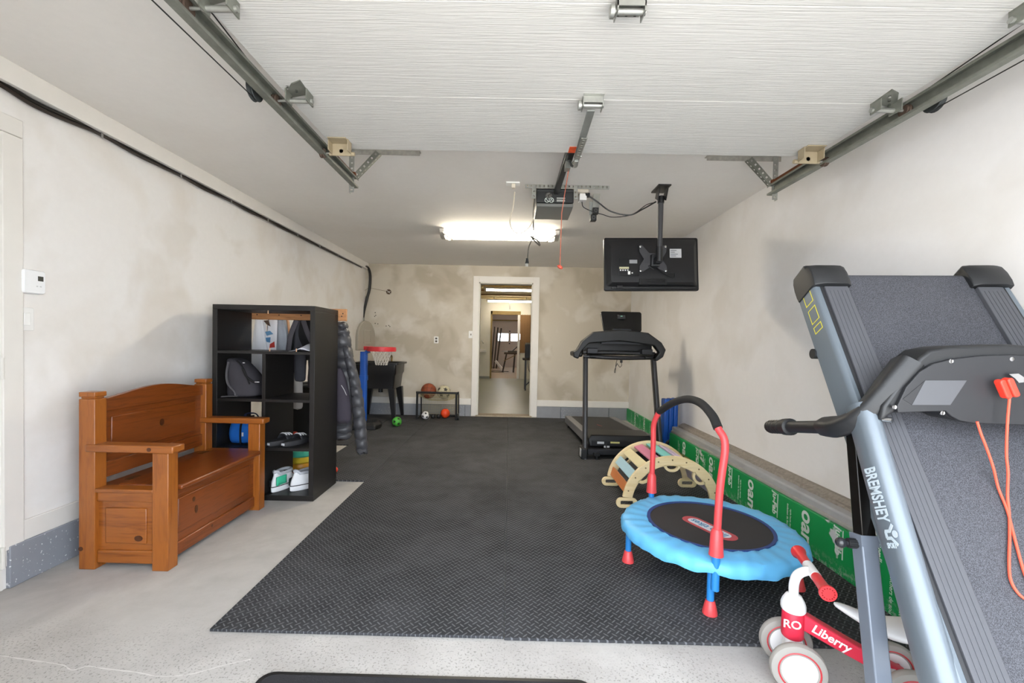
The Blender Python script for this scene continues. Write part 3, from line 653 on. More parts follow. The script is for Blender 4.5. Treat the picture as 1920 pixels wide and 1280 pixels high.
for z in (2.407, 2.39, 2.383): lb.bb(x0 + .165, x0 + .232, YO - .0025, YO, z, z + (.008 if z > 2.385 else .003))
lb.build('rating_label', P('silver_label', '#bcbcb8', .4, .3), op)
ps = MB(); perf(ps, (.1, YO - .012, H - .012), (.77, YO - .012, H - .012), .036, (0, 0, 1)); ps.bb(.1, .77, YO - .012, YO + .02, H - .003, H)
ps.build('ceiling_strap', STEEL, op)
for xx in (x0 - .02, x1 + .012):
    pp = MB(); perf(pp, (xx, YO - .016, 2.40), (xx, YO - .016, H - .002), .03, (1, 0, 0)); pp.build('hanger_strap', STEEL, op)
MB().bb(.33, .372, .25, YO + .02, 2.44, 2.475).build('drive_rail', P('black_rail', '#26272a', .4, .5, var=.15), op, bevel=.003)
trl = MB().bb(.325, .378, 2.66, 2.86, 2.415, 2.442).build('trolley', BLKMET, op, bevel=.004)
MB().bb(.335, .368, 2.80, 2.86, 2.37, 2.42).build('release_lever', STEEL, trl)
am = MB(); am.bar((.342, 1.955, 2.285), (.36, 2.48, 2.30), .034, .006, (0, 0, 1)); am.build('door_arm', P('arm_steel', '#8e918e', .45, .5, var=.25), op)
a2 = MB(); perf(a2, (.355, 2.2, 2.278), (.362, 2.56, 2.295), .03, (1, 0, 0)); a2.build('arm_extension', STEEL, op)
MB().tube(spline([(.362, 2.5, 2.29), (.372, 2.62, 2.305), (.368, 2.74, 2.36), (.352, 2.80, 2.43)], 5), .012, 8, sy=.4).build('curved_arm', P('arm_steel', '#6e7270'), op)
MB().bar((.372, 2.46, 2.30), (.385, 2.80, 2.40), .022, .005).build('arm_brace', STEEL, op)
rc = thing('release_cord', 'thin red emergency release cord with a red handle', 'pull cord', (.365, 2.85, 1.8))
bt = PY(1050, 497, 2.86)
MB().tube([(.362, 2.845, 2.38), (bt.x + .003, 2.86, 2.1), (bt.x, 2.86, bt.z)], .003, 6).build('cord', P('red_cord', '#b0604a', .7), rc)
MB().sph((bt.x, 2.86, bt.z - .012), .017, 12, 8, (1.2, .7, .7), Matrix.Rotation(.5, 3, 'Y')).build('handle', P('red_handle', '#c8503c', .4, var=.2), rc)

# ceiling outlets and cords
ol = thing('ceiling_outlet', 'white ceiling outlet plate with the cream looping cord', 'outlet', (0, 3.45, H))
MB().bb(-.055, .055, 3.43, 3.5, H - .012, H).build('plate', WHITEPL, ol, bevel=.003)
MB().bb(-.01, .02, 3.44, 3.475, H - .045, H - .012).build('plug', P('cream_plug', '#d9d0c0', .5), ol, bevel=.004)
pc = [PY(965, 360, 3.46), PY(962, 390, 3.46), PY(956, 415, 3.47), PY(962, 432, 3.48), PY(975, 437, 3.49), PY(990, 428, 3.5), PY(1000, 410, 3.5), PY(1001, 380, 3.5), PY(1004, 360, 3.5)]
tag(MB().tube(spline(pc, 6), .005, 8).build('power_cord', P('cream_cord', '#cfc4b2', .5), origin=tuple(pc[4])), 'cream power cord looping from the ceiling outlet to the opener', 'cord')
wc = thing('extension_cord', 'dark grey cord with a knot and a three pin plug hanging under the opener', 'cord', tuple(PY(1000, 440, 3.56)))
pts = [PY(1003, 365, 3.49), PY(1000, 400, 3.5), PY(1000, 440, 3.5), PY(996, 452, 3.5), PY(991, 465, 3.5), PY(989, 485, 3.5)]
MB().tube(spline(pts, 6), .0045, 8).build('cord', P('grey_cord', '#4b463f', .6), wc)
kn = [PY(995, 443, 3.495), PY(1003, 452, 3.49), PY(1012, 460, 3.495), PY(1009, 452, 3.5), PY(1000, 446, 3.505), PY(995, 443, 3.495)]
MB().tube(spline(kn, 5), .006, 8).build('knot', P('grey_cord', '#4b463f'), wc)
pl_ = PY(988, 489, 3.5)
pg = MB().cyl((pl_.x, 3.5, pl_.z + .02), (pl_.x, 3.5, pl_.z - .02), .01, .017, n=10).build('plug', BLACK, wc)
pn = MB()
for q in (-.008, 0, .008): pn.bar((pl_.x + q, 3.5, pl_.z - .02), (pl_.x + q, 3.5, pl_.z - .045), .003, .006, (0, 1, 0))
pn.build('pins', STEEL, pg)
# outlet box, bracket and adapters right of the opener
ob = thing('outlet_box', 'cream surface outlet box beside the opener holding black plugs', 'outlet', (.56, 3.6, H))
MB().bb(.5, .62, 3.55, 3.68, H - .03, H).build('box', P('cream_plug', '#d9d0c0'), ob, bevel=.004)
p_ = PY(1092, 372, 3.62); MB().bb(p_.x - .03, p_.x + .03, 3.58, 3.66, H - .085, H - .031).build('white_adapter', WHITEPL, ob, bevel=.004)
p_ = PY(1101, 366, 3.6); MB().box((p_.x, 3.6, p_.z), (.04, .04, .03)).build('black_plug', BLACK, ob, bevel=.004)
sb = thing('sensor_bracket', 'bent galvanised bracket with two black sockets hanging beside the opener', 'bracket', tuple(PY(1116, 365, 3.68)))
p0, p1 = PY(1119, 360, 3.68), PY(1117, 392, 3.68)
MB().bar(p0, p1, .055, .004, (0, 1, 0)).build('strip', STEEL, sb)
MB().prism([(0, 0), (.035, 0), (.035, .018), (.012, .03)], (p0.x - .03, 3.675, p0.z), (1, 0, 0), (0, 0, 1), (0, .1, 0)).build('ceiling_tab', STEEL, sb)
p2 = PY(1107, 400, 3.68); MB().bar(PY(1108, 378, 3.69), PY(1108, 416, 3.69), .03, .004, (0, 1, 0)).build('back_strip', P('arm_steel', '#6e7270'), sb)
for yy in (396, 409):
    p_ = PY(1116 - (yy - 396) * .3, yy, 3.66); so_ = MB().box(p_, (.05, .05, .052)).build('socket', BLACK, sb, bevel=.005)
    MB().lathe([(.011, 0), (.014, 0), (.014, .003), (.011, .003)], (p_.x, p_.y - .0275, p_.z), (0, 1, 0), 12, closed=True).build('socket_face', P('opener_grey', '#5b5a57'), so_)
tvc = [PY(1103, 367, 3.6), PY(1120, 378, 3.6), PY(1145, 396, 3.58), PY(1180, 403, 3.56), PY(1205, 392, 3.55), PY(1230, 378, 3.55)]
tag(MB().tube(spline(tvc, 6), .006, 8).build('power_cord', BLACK, origin=tuple(tvc[3])), 'black power cord swagged from the ceiling plug to the television pole', 'cord')
c2 = [PY(1091, 378, 3.62), PY(1094, 388, 3.62), PY(1110, 396, 3.63), PY(1130, 402, 3.6), PY(1150, 407, 3.57), PY(1185, 402, 3.57), PY(1212, 384, 3.56), PY(1230, 379, 3.56)]
tag(MB().tube(spline(c2, 6), .0035, 8).build('signal_cable', BLACK, origin=tuple(c2[3])), 'thin black cable dipping between the bracket and the television pole', 'cord')

# ------------------------------------------------------------------ television on a ceiling pole
tv = thing('television', 'black flat television seen from behind hanging on a ceiling pole', 'television', (1.18, 3.68, 1.7))
TVB = P('tv_back', '#1b1b1d', .38, var=.12); TVD = P('tv_back_dark', '#101012', .3, var=.1)
tc = PY(1221, 495, 3.68); RT = Matrix.Rotation(math.radians(-1.0), 3, 'Y') @ Matrix.Rotation(math.radians(-5), 3, 'X')
def tvp(x, y, z): return Vector(tc) + RT @ Vector((x, y, z))
W_, H_ = .795, .455
def tv_sheet(w, h, y0, y1, r=.02):
    m = MB(); out = rrect(w, h, r, 4); a = [tvp(p[0], y0, p[1]) for p in out]; b = [tvp(p[0], y1, p[1]) for p in out]; return m.loft([a, b])
tv_sheet(W_, H_, 0, .03, .016).build('bezel', TVD, tv, bevel=.004)
sc_ = tv_sheet(W_ - .03, H_ - .03, .03, .032).build('screen', P('tv_screen', '#08090b', .08, var=0), tv)
sk = MB(); o1 = rrect(W_ - .03, H_ - .05, .02, 4); o2 = rrect(W_ - .10, H_ - .14, .02, 4)
sk.loft([[tvp(p[0], .0, p[1] + .01) for p in o1], [tvp(p[0], -.035, p[1] - .005) for p in o2]]).build('back_shell', TVB, tv, bevel=.004)
def tvbox(name, x0, x1, z0, z1, y0, y1, mt, par=tv, bevel=.002):
    m = MB(); m.box((0, 0, 0), (x1 - x0, y1 - y0, z1 - z0)); m.v = [tuple(tvp(p[0] + (x0 + x1) / 2, p[1] + (y0 + y1) / 2, p[2] + (z0 + z1) / 2)) for p in m.v]
    return m.build(name, mt, par, bevel=bevel)
ip = tvbox('input_panel', -.285, -.115, -.11, .04, -.04, -.034, TVD)
tvbox('label', -.195, -.13, -.005, .025, -.0415, -.04, P('grey_label', '#8d8e90', .6), ip, 0)
tvbox('label', -.28, -.2, -.052, -.035, -.0415, -.04, P('yellow_label', '#b9b592', .6), ip, 0)
for i in range(4): tvbox('jack', -.275 + i * .02, -.265 + i * .02, -.068, -.058, -.043, -.04, WHITEPL, ip, 0)
tvbox('connector', -.21, -.19, -.1, -.072, -.048, -.04, WHITEPL, ip); tvbox('connector', -.18, -.168, -.092, -.082, -.048, -.04, WHITEPL, ip)
tvbox('rating_label', .145, .242, .045, .12, -.0365, -.035, P('rating_label_white', '#b9babc', .6), tv, 0)
for i in range(4): tvbox('label_print', .152, .152 + (.05, .035, .06, .045)[i], .105 - i * .016, .109 - i * .016, -.0372, -.0365, BLACK, tv, 0)
tvbox('stand_socket', -.115, .115, -.185, -.135, -.042, -.02, TVD); tvbox('bottom_bar', -.34, .36, -.215, -.2, -.02, .0, TVB)
for i in range(3): tvbox('stand_rib', -.1, .1, -.146 - i * .014, -.142 - i * .014, -.046, -.042, TVB)
tvbox('side_slot', -.33, -.315, -.14, .1, -.03, -.015, TVD); tvbox('speaker', -.30, -.25, -.215, -.19, -.03, -.0, TVD)
tvbox('cable_recess', .125, .175, -.115, -.085, -.038, -.034, TVD)
x_ = MB(); arm_ = [(-.115, .115), (-.09, .118), (-.03, .05), (.03, .05), (.09, .118), (.115, .115), (.112, .06), (.075, 0), (.112, -.06), (.115, -.1), (.085, -.105), (.0, -.055), (-.085, -.105), (-.115, -.1), (-.112, -.06), (-.075, 0), (-.112, .06)]
n_ = len(arm_); x_.loft([[tvp(p[0], -.05, p[1] + .03) for p in arm_], [tvp(p[0], -.044, p[1] + .03) for p in arm_]])
vp = x_.build('mount_plate', P('mount_black', '#3a3a3d', .45), tv)
for px in (-.105, .105):
    for pz in (-.07, .135): MB().lathe([(.009, 0), (.009, .004), (.001, .006)], tvp(px, -.05, pz), tvp(0, -1, 0) - tvp(0, 0, 0), 10).build('screw', CHROME, vp)
PX_, PYY = 1.205, 3.545
hubp = tvp(.01, -.07, .01)
MB().cyl((PX_, PYY, hubp.z + .02), (PX_, PYY, 2.44), .021, n=18).build('pole', P('mount_black', '#3a3a3d'), tv)
MB().cyl((PX_, PYY, hubp.z - .02), (PX_, PYY, hubp.z + .1), .026, n=18).cyl((PX_, PYY, 2.40), (PX_, PYY, 2.455), .026, n=18).build('pole_collar', BLKMET, tv)
hb = MB().box(tvp(.01, -.065, .01), (.07, .05, .1)); hb.bar((PX_, PYY, hubp.z - .005), tvp(.01, -.05, 0), .05, .05); hb.build('tilt_head', BLKMET, tv, bevel=.004)
MB().prism([(-.05, -.1), (.05, -.1), (.05, .08), (-.05, .08)], (PX_ - .01, 3.53, H - .01), (1, 0, 0), (0, 1, 0), (0, 0, .01)).bar((PX_ - .035, 3.545, 2.43), (PX_ - .035, 3.50, H), .006, .07, (0, 1, 0)).bar((PX_ + .03, 3.545, 2.43), (PX_ + .03, 3.5, H), .006, .07, (0, 1, 0)).build('ceiling_plate', BLKMET, tv)
MB().tube(spline([tvp(.0, -.06, -.06), tvp(-.04, -.055, -.03), tvp(.0, -.05, -.025), tvp(.06, -.055, -.07), tvp(.1, -.05, -.1), tvp(.17, -.045, -.125), tvp(.18, -.045, -.09)], 6), .0035, 6).build('cable', BLACK, tv)

# ------------------------------------------------------------------ fixtures on the walls
def wallplate(name, label, cat, c, nrm, w, h, kind):
    c = Vector(c); nrm = Vector(nrm); side = Vector((0, 0, 1)).cross(nrm)
    o = thing(name, label, cat, tuple(c))
    def slab(nm, du, dz, ww, hh, d0, d1, mt, par, bv=.002):
        m = MB(); m.loft([[c + side * (du + p[0]) + V(0, 0, dz + p[1]) + nrm * d for p in rrect(ww, hh, min(ww, hh) * .12, 3)] for d in (d0, d1)]); return m.build(nm, mt, par, bevel=bv)
    pl = slab('plate', 0, 0, w, h, 0, .006, WHITEPL, o)
    if kind == 'rocker': slab('rocker', 0, 0, w * .45, h * .55, .006, .010, P('rocker_white', '#f0f0ee', .35), o)
    if kind == 'toggle':
        slab('slot', 0, 0, w * .18, h * .25, .006, .007, P('switch_grey', '#6b665e', .5), o, 0); m = MB().bar(c + nrm * .006, c + nrm * .02 + V(0, 0, .012), .008, .008); m.build('toggle', P('switch_grey', '#6b665e'), o)
    if kind == 'duplex':
        for dz in (h * .2, -h * .2): slab('socket', 0, dz, w * .45, h * .26, .006, .0085, P('socket_dark', '#4b4842', .5), o)
    return o
pa, pb = PX(33, 575, XL), PX(62, 620, XL)
wallplate('light_switch', 'white rocker light switch on the wall under the thermostat', 'switch', (XL, (pa.y + pb.y) / 2, (pa.z + pb.z) / 2), (1, 0, 0), abs(pb.y - pa.y), abs(pa.z - pb.z), 'rocker')
p_ = PY(883, 627, YB); wallplate('light_switch', 'small white toggle switch beside the doorway casing', 'switch', (p_.x, YB, p_.z), (0, -1, 0), .075, .12, 'toggle')
p_ = PY(818, 637, YB); wallplate('wall_outlet', 'white duplex outlet on the tan back wall', 'outlet', (p_.x, YB, p_.z), (0, -1, 0), .075, .115, 'duplex')
# thermostat
pa, pb = PX(33, 502, XL), PX(76, 553, XL)
th = thing('thermostat', 'white plastic thermostat with small dark display above the rocker switch', 'thermostat', (XL, (pa.y + pb.y) / 2, (pa.z + pb.z) / 2))
cy_, cz_, w_, h_ = (pa.y + pb.y) / 2, (pa.z + pb.z) / 2, abs(pb.y - pa.y), abs(pa.z - pb.z)
MB().loft([[V(XL + d, cy_ + p[0] * s_, cz_ + p[1] * s_) for p in rrect(w_, h_, .012, 4)] for d, s_ in ((0, 1.0), (.006, 1.0), (.026, .95), (.03, .9))]).build('body', P('thermostat_white', '#eceef0', .35, var=.01), th)
MB().bb(XL + .029, XL + .0315, cy_ + w_ * .12, cy_ + w_ * .36, cz_ + h_ * .05, cz_ + h_ * .25).build('display', P('lcd_dark', '#3a3c38', .3), th)
MB().bb(XL + .0295, XL + .031, cy_ + w_ * .2, cy_ + w_ * .28, cz_ - h_ * .2, cz_ - h_ * .15).bb(XL + .0295, XL + .031, cy_ + w_ * .05, cy_ + w_ * .12, cz_ - h_ * .2, cz_ - h_ * .15).build('button', P('soft_grey', '#c9cbcc', .5), th)
# black cable pair along the left wall with clips, then down in the corner
cbt = thing('wall_cable', 'thick black cable clipped along the wall top above the bench', 'cable', (XL + .02, 4.2, 2.41))
clips = [(187, 245), (336, 323), (431, 372), (500, 408), (556, 437), (598, 459), (632, 476), (661, 490), (676, 498)]
XC = XL + .02
cp = [V(XC, .25, 2.432), V(XC, .9, 2.425), V(XC, 1.5, 2.435)]  # runs on towards the front wall
cp += [PX(-60, 118, XC), PX(0, 151, XC), PX(60, 189, XC), PX(120, 217, XC)]
for i, c in enumerate(clips):
    cp.append(PX(*c, XC))
    if i < len(clips) - 1: cp.append(PX((c[0] + clips[i + 1][0]) / 2, (c[1] + clips[i + 1][1]) / 2 + max(0, 3 - i * .6), XC))
cp = [V(p.x, min(p.y, YB - .1), p.z) for p in cp]
path = spline(cp, 4)
MB().tube(path, .011, 8).build('cable', P('black_cable', '#171412', .35), cbt)
MB().tube([p + V(.004, 0, -.021) for p in path], .010, 8).build('second_cable', P('brown_cable', '#241a15', .4), cbt)
for c in clips:
    p_ = PX(*c, XC); p_.y = min(p_.y, YB - .12)
    MB().box((XC + .012, p_.y, p_.z - .01), (.006, .014, .06)).cyl((XC + .01, p_.y, p_.z + .02), (XC + .02, p_.y, p_.z + .02), .006, n=6).build('clip', CHROME, cbt)
dn = [cp[-1], PY(689, 501, YB - .05), PY(694, 515, YB - .04), PY(693, 540, YB - .04), PY(688, 560, YB - .04), PY(682, 585, YB - .05), PY(680, 602, YB - .06)]
MB().tube(spline(dn, 6), .022, 10).build('drop_cable', P('black_cable', '#171412'), cbt)
# panel box in the corner behind the hoop
p_ = PY(680, 601, YB - .06)
eb = thing('electrical_box', 'grey electrical box in the corner behind the toy backboard', 'electrical box', (p_.x - .02, YB - .1, p_.z - .5))
MB().bb(XL + .03, p_.x + .06, YB - .12, YB - .02, p_.z - .4, p_.z).build('body', P('box_grey', '#8b877d', .5), eb, bevel=.004)
MB().cyl((p_.x, YB - .06, p_.z), (p_.x, YB - .06, p_.z + .05), .03, n=12).build('conduit_hub', STEEL, eb)
# open junction hole with thin wire
p_ = PY(729, 547, YB)
jn = thing('junction_box', 'round open junction box with a cross of wires on the back wall', 'electrical box', (p_.x, YB, p_.z))
MB().lathe([(.036, 0), (.043, 0), (.043, .006), (.036, .006)], (p_.x, YB - .006, p_.z), (0, 1, 0), 10, closed=True).lathe([(.036, 0), (.036, .001)], (p_.x, YB - .003, p_.z), (0, 1, 0), 10).build('box', P('rusty_box', '#4a3626', .8, var=.3, vs=40), jn)
MB().tube([(p_.x - .03, YB - .008, p_.z + .02), (p_.x + .01, YB - .012, p_.z - .005), (p_.x + .025, YB - .008, p_.z - .025)], .004, 6).tube([(p_.x - .02, YB - .008, p_.z - .015), (p_.x + .03, YB - .008, p_.z + .01)], .004, 6).build('wire_ends', WHITEPL, jn)
wr = [(p_.x - .04, YB - .006, p_.z + .01), PY(710, 543, YB - .006), PY(695, 540, YB - .008), PY(686, 543, YB - .01), PY(679, 551, YB - .015), PY(678, 575, YB - .02), PY(677, 600, YB - .03)]
tag(MB().tube(spline(wr, 5), .004, 6).build('thin_wire', P('old_wire', '#8f8672', .6), origin=tuple(wr[3])), 'thin grey wire running from the round junction box to the corner', 'cable')
# screw holes left in the wall
sh = MB()
for px, py in ((703.5, 586), (704.5, 591), (702.5, 593), (703.5, 606), (708.5, 607), (724, 611), (729, 610), (731, 612)):
    q = PY(px, py, YB); sh.cyl((q.x, YB - .0015, q.z), (q.x, YB, q.z), .009, n=7)
so = sh.build('screw_holes', P('hole_dark', '#4a443a', .9), bpy.data.objects['wall_back'], ang=None); so['kind'] = 'stuff'
# ------------------------------------------------------------------ pine storage bench
bn = thing('storage_bench', 'orange stained pine storage bench with panelled back and arms', 'bench', (-2.0, 2.68, 0))
bx0, bx1, by0, by1 = -2.249, -1.775, 2.235, 3.135
def post(x0, x1, y0, y1, h, cap):
    m = MB()
    if cap: m.bb(x0, x1, y0, y1, 0, h - .036).bb(x0 + .006, x1 - .006, y0 + .006, y1 - .006, h - .036, h - .026).bb(x0, x1, y0, y1, h - .026, h)
    else: m.bb(x0, x1, y0, y1, 0, h)
    return m.build('back_post' if cap else 'front_post', PINE_Z, bn, bevel=.004)
for y0 in (by0, by1 - .07):
    post(bx0, bx0 + .085, y0, y0 + .07, .938, True); post(bx1 - .085, bx1, y0, y0 + .07, .625, False)
    ya = y0 - .008
    MB().bb(bx0 + .04, bx1 + .03, ya, ya + .086, .625, .664).build('armrest', PINE_X, bn, bevel=.007)
    ye = y0 + .012
    MB().bb(bx0 + .085, bx1 - .085, ye, ye + .03, .36, .425).build('end_rail', PINE_X, bn, bevel=.004)
    MB().bb(bx0 + .085, bx1 - .085, ye, ye + .03, .03, .1).build('end_rail', PINE_X, bn, bevel=.006)
    ep = MB().bb(bx0 + .085, bx1 - .085, ye + .012, ye + .028, .1, .36).build('end_panel', PINE_X, bn)
    MB().bb(bx0 + .125, bx1 - .13, ye + .005, ye + .014, .135, .325).build('raised_field', PINE_X, ep, bevel=.005)
# seat with hinged lid
MB().bb(bx0 + .03, bx1 - .04, by0 + .07, by1 - .07, .395, .424).build('seat_back_board', PINE_Y, bn, bevel=.003)
MB().bb(bx0 + .14, bx1 + .018, by0 + .075, by1 - .075, .408, .436).build('seat_lid', PINE_Y, bn, bevel=.011, seg=3)
for ya_ in (by0, by1 - .072): MB().bb(bx0 + .085, bx1 - .085, ya_, ya_ + .072, .41, .43).build('seat_end', PINE_X, bn, bevel=.003)
for y in (by0 + .14, by1 - .2): MB().bb(bx0 + .12, bx0 + .15, y, y + .07, .4365, .439).build('lid_hinge', P('dark_hinge', '#5b3c1c', .4, .5), bn)
xf = bx1 - .03
fp = MB().bb(xf - .03, xf - .014, by0 + .07, by1 - .07, .1, .395).build('front_panel', PINE_Y, bn)
MB().bb(xf - .016, xf - .006, by0 + .12, by1 - .12, .15, .345).build('raised_field', PINE_Y, fp, bevel=.006)
MB().bb(xf - .03, xf - .002, by0 + .07, by1 - .07, .03, .105).build('front_rail', PINE_Y, bn, bevel=.008)
MB().bb(xf - .03, xf - .008, by0 + .07, by1 - .07, .365, .405).build('front_rail', PINE_Y, bn, bevel=.003)
# back
xb = -2.215
n = 16; pol = [(by0 + .06, .825), (by1 - .06, .825)]
for i in range(n + 1):
    t = i / n; pol.append((by1 - .06 - t * (by1 - by0 - .12), .893 + .045 * math.sin(PI * t) ** 1.6))
MB().prism(pol, (xb, 0, 0), (0, 1, 0), (0, 0, 1), (.028, 0, 0)).build('back_top_rail', PINE_Y, bn, bevel=.003)
bp = MB().bb(xb + .002, xb + .014, by0 + .06, by1 - .06, .54, .83).build('back_panel', PINE_Y, bn)
MB().bb(xb + .012, xb + .022, by0 + .13, by1 - .13, .58, .79).build('raised_field', PINE_Y, bp, bevel=.006)
MB().bb(xb, xb + .026, by0 + .06, by1 - .06, .462, .545).build('back_low_rail', PINE_Y, bn, bevel=.004)
def knot(par, c, nrm, r, st=1.5, ax=(0, 0, 1)):
    nrm = Vector(nrm); e2 = Vector(ax); e1 = e2.cross(nrm); c = Vector(c); m = MB()
    m.loft([[c + e1 * (r * math.cos(a)) + e2 * (r * st * math.sin(a)) + nrm * d for a in [2 * PI * k / 14 for k in range(14)]] for d in (-.001, .0008)]); m.build('knot', PINE_K, par)
knot(bp, (xb + .0225, 2.71, .695), (1, 0, 0), .018, 1.25)
knot(fp, (xf - .0055, 2.47, .30), (1, 0, 0), .011, 1.3); knot(fp, (xf - .0055, 2.49, .235), (1, 0, 0), .013, 1.8)
knot(bn, (bx1 - .17, by0 + .016, .165), (0, -1, 0), .022, .7, (0, 0, 1)); knot(bn, (bx0 + .012, by0 - .0005, .11), (0, -1, 0), .012, 1); knot(bn, (bx1 - .095, by0 - .0085, .645), (0, -1, 0), .012, .9)
knot(fp, (xf - .0025, 2.62, .08), (1, 0, 0), .008, 1.2)

# ------------------------------------------------------------------ black cube shelf
s0, s1, sy0, sy1, sh_ = -2.257, -1.475, 3.262, 3.70, 1.49
sf = thing('cube_shelf', 'black brown cube shelf unit without a back standing behind the bench', 'shelf', (-1.866, 3.48, 0))
MB().bb(s0, s0 + .038, sy0, sy1, .042, sh_ - .038).build('side_panel', BLKWOOD, sf, bevel=.002)
MB().bb(s1 - .038, s1, sy0, sy1, .042, sh_ - .038).build('side_panel', BLKWOOD, sf, bevel=.002)
MB().bb(s0, s1, sy0, sy1, sh_ - .038, sh_).build('top_panel', BLKWOOD, sf, bevel=.002)
MB().bb(s0, s1, sy0, sy1, 0, .042).build('bottom_panel', BLKWOOD, sf, bevel=.002)
SZ = [.398, .77, 1.135]
for z in SZ: MB().bb(s0 + .038, s1 - .038, sy0 + .003, sy1, z - .016, z + .005).build('shelf_board', BLKWOOD, sf, bevel=.001)
zz = [.042] + SZ
for a, b in zip(zz[:-1], zz[1:]): MB().bb(-1.878, -1.852, sy0 + .003, sy1, a + .005 if a > .05 else a, b - .016).build('divider', BLKWOOD, sf, bevel=.001)
for x in (-1.85,): MB().cyl((x, sy0 + .03, sh_ - .063), (x, sy0 + .03, sh_ - .038), .004, n=8).build('dowel', P('dowel', '#d9a983', .6), sf)
for x in (-1.835, -1.63): MB().cyl((x, sy0 + .03, SZ[2] + .005), (x, sy0 + .03, SZ[2] + .03), .004, n=8).build('dowel', P('dowel', '#d9a983', .6), sf)

def blob(name, rings, mt, par=None, sub=1, noise=.0, n=16, origin=None, fold=0, k=5):
    # rings: (centre, half x, half y, squareness) stacked upward
    secs = []
    for i, (c, a, b, e) in enumerate(rings):
        q = []
        for j in range(n):
            t = 2 * PI * j / n; ct, st_ = math.cos(t), math.sin(t)
            f = 1 + fold * math.cos(k * t + i * .35) + random.uniform(-noise, noise)
            q.append(Vector(c) + V(a * math.copysign(abs(ct) ** e, ct) * f, b * math.copysign(abs(st_) ** e, st_) * f, random.uniform(-noise, noise) * .3))
        secs.append(q)
    return MB().loft(secs).build(name, mt, par, ang=80, sub=sub, origin=origin)
CLOTH = lambda nm, c, v=.12: P(nm, c, .85, var=v, vs=18, bump=.25, bs=180)
DKG = CLOTH('charcoal_nylon', '#3c3a40'); BLKN = CLOTH('black_nylon', '#131315')
# backpack leaning in the second row
bk = thing('backpack', 'dark grey backpack slumped in the cube above the blue bag', 'backpack', (-2.03, 3.42, SZ[1] + .005))
z0 = SZ[1] + .006
def sp(x, y, z=None, Y=3.42): q = PY(x, y, Y); return q
rg_ = []
for (xl, xr, y) in ((430, 488, 744), (428, 491, 738), (428, 491, 725), (430, 488, 712), (428, 480, 700), (426, 470, 688), (426, 460, 678), (429, 448, 673), (432, 442, 670)):
    a, b = sp(xl, y), sp(xr, y); c = (a + b) / 2
    hy = .12 if y > 690 else .09 if y > 672 else .05
    rg_.append((V(c.x + .005, 3.44, max(c.z, z0)), (b.x - a.x) / 2, hy, .75))
body = blob('body', rg_, DKG, bk, 1, .02)
MB().tube(spline([sp(455, 690, Y=3.33), sp(462, 705, Y=3.315), sp(476, 716, Y=3.31), sp(486, 714, Y=3.325)], 5), .008, 8).tube(spline([sp(444, 676, Y=3.35), sp(456, 690, Y=3.33), sp(468, 720, Y=3.31)], 5), .006, 8).build('zipper', BLKN, bk)
MB().tube(spline([sp(429, 678, Y=3.34), sp(425, 700, Y=3.33), sp(428, 720, Y=3.32), sp(440, 734, Y=3.315), sp(442, 742, Y=3.31)], 5), .016, 8, sy=.35).build('strap', CLOTH('grey_strap', '#5a585c'), bk)
q = sp(430, 743, Y=3.31); MB().tube(spline([(q.x + .06, 3.31, z0 + .012), (q.x, 3.3, z0 + .01), (q.x - .045, 3.29, z0 + .008)], 5), .02, 8, sy=.3).build('strap', CLOTH('grey_strap', '#5a585c'), bk)
q = sp(482, 716, Y=3.3); MB().box(q, (.035, .004, .007)).build('logo_strip', P('silver_print', '#b9b9bd', .4), bk)
MB().box(sp(457, 680, Y=3.335), (.016, .004, .007)).build('zip_pull', P('silver_print', '#b9b9bd'), bk)
# blue bag
bl = thing('lunch_bag', 'bright blue zipped bag lying in the shelf behind the bench arm', 'bag', (-2.07, 3.45, SZ[0] + .005))
z0 = SZ[0] + .006
BLUE = CLOTH('blue_nylon', '#1568c4')
rg_ = []
for z, a, b in ((0, .115, .1), (.02, .13, .115), (.08, .138, .12), (.14, .132, .115), (.18, .115, .1), (.195, .08, .07)): rg_.append((V(-2.075, 3.45, z0 + z), a, b, .6))
blob('body', rg_, BLUE, bl, 1, .015)
MB().tube(spline([(-2.075, 3.325, z0 + .01), (-2.075, 3.32, z0 + .09), (-2.075, 3.335, z0 + .17), (-2.075, 3.40, z0 + .198), (-2.075, 3.5, z0 + .197)], 5), .011, 8, sy=.4).build('zipper', BLKN, bl)
MB().box((-2.058, 3.322, z0 + .085), (.012, .004, .03)).build('tag', P('tag_white', '#d0d4da', .6), bl)
MB().tube(spline([(-2.12, 3.45, z0 + .19), (-2.1, 3.44, z0 + .225), (-2.03, 3.44, z0 + .23), (-2.0, 3.45, z0 + .19)], 5), .012, 8, sy=.4).build('handle', CLOTH('navy_web', '#1a2440'), bl)
